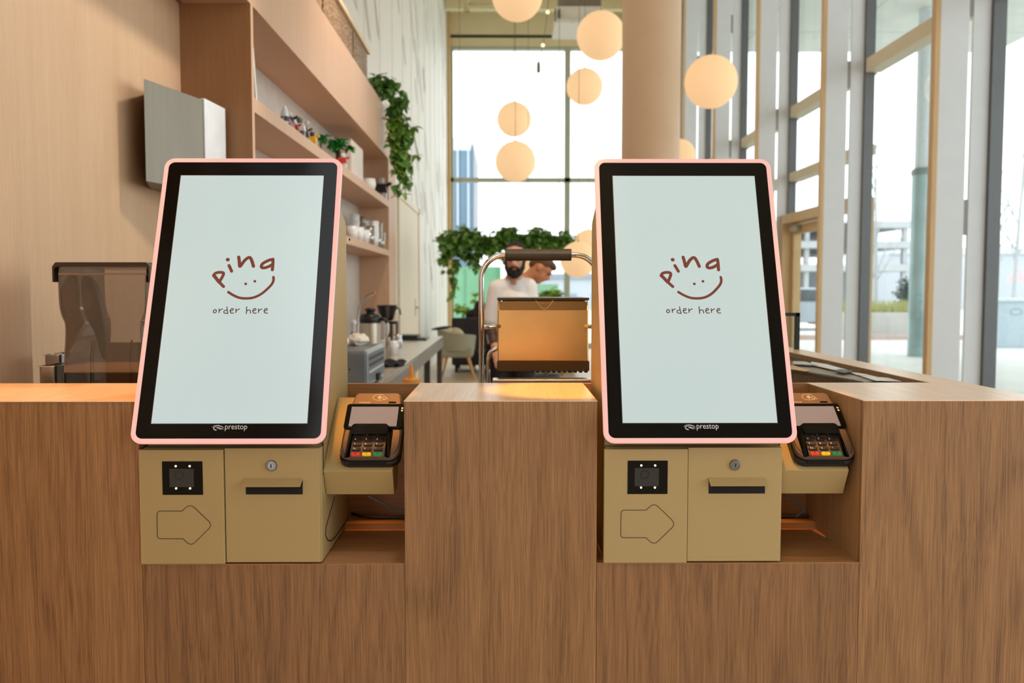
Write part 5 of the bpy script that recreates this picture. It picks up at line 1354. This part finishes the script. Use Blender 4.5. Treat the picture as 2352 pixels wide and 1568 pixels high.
# --- guest on the sofa seen from behind
GY = 14.95
g = PY(1103, 708, GY)
p3 = empty('person', (g.x, GY, 0), 'dark-haired person seated on the black sofa, seen from behind', 'person')
m = MB(); hcg = Vector((g.x, GY, g.z)); P, M_ = head(m, hcg, (.2, 1, -.15), (0, 0, 1))
chain(m, [hcg + Vector((0, 0, -.07)), Vector((g.x, GY, .98)), Vector((g.x, GY - .02, .58))], [.055, .12, .15])
for sx in (-1, 1):
    a_ = Vector((g.x + sx * .17, GY, .97)); e_ = Vector((g.x + sx * .24, GY + .12, .72)); w_ = Vector((g.x + sx * .15, GY + .34, .70))
    chain(m, [Vector((g.x, GY, 1.0)), a_, e_, w_], [.07, .058, .042, .03]); hand(m, w_, w_ - e_, (-sx, 0, 0))
    h_ = Vector((g.x + sx * .10, GY + .02, .54)); k_ = Vector((g.x + sx * .13, GY + .52, .56)); fo = Vector((g.x + sx * .13, GY + .58, .07))
    chain(m, [h_, k_, fo], [.09, .062, .042]); m.ell(fo + Vector((0, .07, -.03)), (.045, .12, .04), 12, 8)
fuse(m.build('body', SKIN, p3, smooth=True), .012, 4)
m = MB(); m.ell(P(0, -.03, .02), (.10, .11, .12), 18, 12, M_); m.ell(P(0, -.06, -.10), (.10, .07, .12), 16, 10, M_)
fuse(m.build('hair', mat('hair_dark_brown', (52, 32, 26), .8, 0, .3, 90), p3), .010, 2)
m = MB(); chain(m, [Vector((g.x, GY, .99)), Vector((g.x, GY - .02, .60))], [.14, .17])
for sx in (-1, 1): chain(m, [Vector((g.x, GY, 1.0)), Vector((g.x + sx * .17, GY, .97)), Vector((g.x + sx * .24, GY + .12, .72)), Vector((g.x + sx * .16, GY + .32, .70))], [.09, .07, .055, .042])
fuse(m.build('jumper', mat('jumper_brown', (48, 36, 34), .9), p3), .012, 4)

# ================================================================== OUTSIDE
def st(name, mb, m_, label, cat, group=None, **k): return tag(mb.build(name, m_, None, **k), label, cat, group)
YG = 24.0
a, b, c = PY(1030, 612, YG), PY(1150, 612, YG), PY(1285, 652, YG)
GREEN = mat('green_sheet', (126, 184, 148), .5, 0, .05, 2)
hd = empty('green_container', ((a.x + b.x) / 2, YG, -.02), 'bright green container outside the rear window, behind the sofa', 'container')
MB().box(a.x - 1.5, b.x, YG, YG + 2.4, -.02, a.z).build('box_body', GREEN, hd)
m = MB(); x = a.x - 1.4
while x < b.x: m.box(x, x + .05, YG - .03, YG, .05, a.z - .05); x += .45
m.build('rib', mat('green_rib', (114, 172, 136), .5), hd)
h2 = empty('green_fence', ((c.x + b.x) / 2, YG, -.02), 'lower green fence panel outside, seen under the second barista face', 'fence')
MB().box(b.x + .02, c.x, YG + .5, YG + .56, -.02, c.z).build('panel', mat('green_panel', (146, 196, 162), .5), h2)
MB().box(b.x + .02, b.x + .07, YG + .44, YG + .5, -.02, c.z + .05).build('post', GREYSH, h2)
YT_ = 52
a, b = PY(1040, 316, YT_), PY(1088, 330, YT_); w0 = PY(1083, 345, YT_)
tw = empty('office_tower', (b.x - 4, YT_, -.02), 'blue glazed office tower with a pale top outside the rear window', 'building')
MB().box(b.x - 9, w0.x, YT_, YT_ + 9, -.02, w0.z).build('glass_body', mat('tower_blue', (92, 120, 142), .4, 0, .08, .3), tw)
m = MB(); x = w0.x - .25
while x > b.x - 8: m.box(x, x + .12, YT_ - .08, YT_, 0, w0.z); x -= .62
m.build('fin', mat('tower_fin', (176, 190, 204), .4), tw)
MB().box(b.x - 9, w0.x - .05, YT_ + .02, YT_ + 8.9, w0.z, a.z).build('crown', mat('tower_pale', (204, 216, 220), .5), tw)
MB().box(w0.x, b.x, YT_ + .1, YT_ + 9, -.02, b.z).build('side_wall', mat('tower_side', (112, 124, 140), .5), tw)
# low pale buildings and cars beyond the rear window
YK = 60
a, b = PY(1285, 640, YK), PY(1424, 690, YK)
ws = empty('warehouse', ((a.x + b.x) / 2, YK, -.02), 'low pale warehouse far outside, seen between the baristas and right kiosk', 'building')
MB().box(a.x - 2, b.x + 3, YK, YK + 12, -.02, a.z).build('wall', mat('warehouse_pale', (196, 206, 214), .6), ws)
MB().box(a.x - 2.2, b.x + 3.2, YK - .2, YK + 12.2, a.z, a.z + .35).build('roof', mat('warehouse_roof', (150, 160, 172), .6), ws)
for k in range(6): MB().box(a.x + k * 2.2, a.x + k * 2.2 + 1.2, YK - .05, YK, .3, 1.1).build('window', mat('warehouse_glass', (150, 168, 184), .3), ws)
# car park deck
YD_ = 46
dk = empty('parking_deck', (18, YD_, -.02), 'pale multi-level concrete parking deck across the street, beyond the planter', 'building')
DKM = mat('deck_concrete', (176, 180, 184), .7, 0, .05, .5)
for zz in (2.35, 3.55, 4.6):
    MB().box(12.0, 21.4, YD_, YD_ + 14, zz, zz + .28).box(12.0, 21.4, YD_, YD_ + .1, zz + .28, zz + .36).build('slab', DKM, dk)
m = 12.3
while m < 21.3:
    MB().box(m, m + .22, YD_ + .2, YD_ + .5, -.02, 4.6).build('pillar', DKM, dk); m += 1.72
MB().box(12.0, 21.4, YD_ + 6, YD_ + 6.2, 0, 2.35).build('back_wall', mat('deck_shade', (150, 158, 166), .7), dk)
# far band of buildings to the right
fbld = empty('distant_building', (30, 62, -.02), 'distant hazy grey building row beyond the bare trees on the right', 'building')
MB().box(27, 52, 62, 70, -.02, 3.9).build('wall', mat('far_wall', (184, 190, 198), .7), fbld)
MB().box(27, 52, 61.8, 70.2, 3.9, 4.3).build('roof', mat('far_roof', (206, 210, 214), .7), fbld)
p = PY(2336, 628, 40)
rs = empty('red_sign', (p.x, 40, -.02), 'small faded red triangular sign outside at the right, behind a bare tree', 'sign')
MB().prism([(p.x - .45, p.z - .35), (p.x + .5, p.z - .35), (p.x, p.z + .35)], 40, 40.05, 'Y').build('panel', mat('sign_red', (218, 176, 180), .5), rs)
MB().box(p.x - .04, p.x + .04, 40.05, 40.1, -.02, p.z).build('post', GREYSH, rs)
# planter with grass
YP_ = 25
a, b = PY(1985, 718, YP_), PY(2088, 776, YP_)
pl = empty('concrete_planter', ((a.x + b.x) / 2, YP_ + .5, -.02), 'long pale concrete planter with yellow-green grass outside the side windows', 'planter')
MB().box(a.x - .8, b.x + 1.1, YP_, YP_ + 1.2, -.02, a.z).build('trough', mat('planter_concrete', (196, 194, 192), .8, 0, .06, 2), pl, bevel=.02)
m = MB(); rg = random.Random(9)
for _ in range(1500):
    x, y = rg.uniform(a.x - .7, b.x + 1.0), rg.uniform(YP_ + .08, YP_ + 1.1); h = rg.uniform(.15, .42); d = Vector((rg.uniform(-.12, .12), rg.uniform(-.1, .1), h))
    m.poly([(x, y, a.z - .03), (x + .03, y, a.z - .03), (x + d.x, y + d.y, a.z + d.z)], [(0, 1, 2)])
tag(m.build('grass', mat('grass_yellow', (176, 178, 112), .8, 0, .2, 2), pl, recalc=False), kind='stuff')
st('brick_kerb', MB().box(a.x - 2.5, 17, YP_ - .6, YP_ - .35, -.02, .12), mat('kerb_pink', (200, 176, 168), .8), 'low pinkish brick kerb in front of the concrete planter', 'kerb')
# round shaded post outside
xq = PY(2114, 700, 18.4).x
oc = empty('outdoor_column', (xq, 18.4, -.02), 'round pale blue outdoor column carrying the concrete slab near the planter', 'column')
MB().lathe([(.235, -.02), (.235, 3.75)], (xq, 18.4, 0), 32).build('lower_shaft', mat('column_teal', (148, 176, 182), .15, 0, .18, 1.5, coat=.6), oc, smooth=True)
MB().lathe([(.24, 3.75), (.25, 3.78), (.25, 3.86), (.2, 3.9)], (xq, 18.4, 0), 32).build('collar', mat('collar_grey', (120, 138, 140), .4), oc, smooth=True)
MB().lathe([(.19, 3.86), (.19, ZSOF)], (xq, 18.4, 0), 32).build('upper_shaft', mat('column_pale', (214, 222, 232), .4), oc, smooth=True)
# evergreen shrub, pedestrians as seen outside
p = PY(2079, 700, 26.7)
sr = empty('evergreen_shrub', (p.x, 26.7, -.02), 'dark evergreen shrub behind the concrete planter, partly hidden by the outdoor column', 'shrub')
MB().lathe([(0, -.02), (.2, -.02), (.25, .45), (.22, .45), (0, .4)], (p.x, 26.7, 0), 16).build('tub', mat('tub_grey', (130, 136, 138), .6), sr, smooth=True)
MB().tube([(p.x, 26.7, .4), (p.x, 26.7, 1.2)], .03, 8).build('trunk', mat('bark', (96, 88, 80), .8), sr)
foliage('foliage', [(p.x, 26.7, 1.55, .26), (p.x - .03, 26.7, 1.3, .32), (p.x, 26.7, 1.02, .28)], sr, mat('evergreen', (58, 84, 76), .6, 0, .3, 4), 420, .12, 12, 1)
# bare trees
def tree(x, y, h, seed, label, lean=.02):
    r = empty('bare_tree', (x, y, -.02), label, 'tree', 'bare street trees'); rr = random.Random(seed); m = MB(); tw_ = MB()
    top = Vector((x + lean * h, y, h)); m.tube([(x, y, -.02), (x + lean * h * .3, y, h * .35), tuple(top)], [.075, .06, .015], 8)
    for k in range(12):
        t = rr.uniform(.25, .95); b = Vector((x, y, 0)).lerp(top, t); L = h * (1 - t * .7) * .35
        d = Vector((rr.uniform(-1, 1), rr.uniform(-.5, .5), rr.uniform(.8, 1.7))).normalized(); e = b + d * L
        tw_.tube([tuple(b), tuple(b.lerp(e, .5) + Vector((rr.uniform(-.05, .05), 0, 0))), tuple(e)], [.03, .018, .006], 6)
        for j in range(4):
            s = b.lerp(e, rr.uniform(.3, .9)); d2 = (d + Vector((rr.uniform(-.8, .8), rr.uniform(-.3, .3), rr.uniform(-.2, .6)))).normalized()
            tw_.tube([tuple(s), tuple(s + d2 * L * .4)], [.012, .004], 5)
    bk = mat('bark_pale', (184, 188, 192), .8)
    m.build('trunk', bk, r); tw_.build('branches', bk, r)
p = PY(2012, 700, 27); tree(p.x, 27, 6.2, 3, 'slender bare tree behind the concrete planter', -.02)
p = PY(2325, 700, 26); tree(p.x, 26, 6.5, 5, 'bare forked tree outside at the far right', .04)
p = PY(2292, 700, 29); tree(p.x, 29, 5.5, 8, 'thinner bare tree outside, just right of the dark mullion', -.01)
# parcel box outside at the right
YX = 21.2
a, b = PY(2290, 692, YX), PY(2352, 795, YX)
pb = empty('grey_cabinet', (a.x + 1, YX, -.02), 'blue-grey outdoor cabinet with a round emblem outside at the right', 'cabinet')
MB().box(a.x, a.x + 2.2, YX, YX + 1.0, -.02, a.z).build('cabinet_body', mat('cabinet_blue', (178, 194, 206), .5), pb, bevel=.02)
MB().box(a.x - .05, a.x + 2.25, YX - .05, YX + 1.05, a.z, a.z + .07).build('lid', mat('cabinet_lid', (206, 214, 220), .5), pb)
e = PY(2334, 716, YX)
m = MB(); m.ring([(e.x + .16 * math.cos(k * PI / 12), e.z + .09 * math.sin(k * PI / 12)) for k in range(24)], [(e.x + .12 * math.cos(k * PI / 12), e.z + .06 * math.sin(k * PI / 12)) for k in range(24)], YX - .004, YX, 'Y'); m.build('emblem', mat('emblem_grey', (146, 164, 178), .5), pb)
st('orange_crate', MB().box(a.x - .35, a.x - .12, YX + .1, YX + .4, -.02, .52), mat('crate_grey', (150, 158, 162), .6), 'small grey crate outside beside the blue-grey cabinet', 'crate')
st('orange_bucket', MB().lathe([(0, .52), (.09, .52), (.11, .78), (0, .78)], (a.x - .235, YX + .25, 0), 16), mat('bucket_orange', (226, 168, 112), .5), 'orange bucket standing on the grey crate outside', 'bucket', smooth=True)
# street beyond the door: parked van and passers-by
p = PY(1845, 690, 30)
vn = empty('parked_car', (p.x, 31, -.02), 'pale grey car parked outside, seen through the glazed door', 'car')
MB().prism([(p.x - 1.6, .25), (p.x + 1.9, .25), (p.x + 1.9, .85), (p.x + 1.2, .95), (p.x + .7, 1.45), (p.x - .9, 1.45), (p.x - 1.5, .95), (p.x - 1.6, .9)], 30.2, 31.9, 'Y').build('car_body', mat('car_grey', (170, 180, 192), .3, .3), vn, bevel=.06)
MB().prism([(p.x - .85, .98), (p.x + .75, .98), (p.x + .6, 1.38), (p.x - .8, 1.38)], 30.17, 30.2, 'Y').build('side_window', mat('car_glass', (70, 80, 90), .1), vn)
for xx in (p.x - .95, p.x + 1.2):
    m = MB(); m.mt = Matrix.Translation((xx, 30.15, .30)) @ Matrix.Rotation(R(-90), 4, 'X'); m.lathe([(0, 0), (.2, 0), (.32, .02), (.32, .2), (0, .2)], seg=20); m.build('wheel', BLACKP, vn, smooth=True)
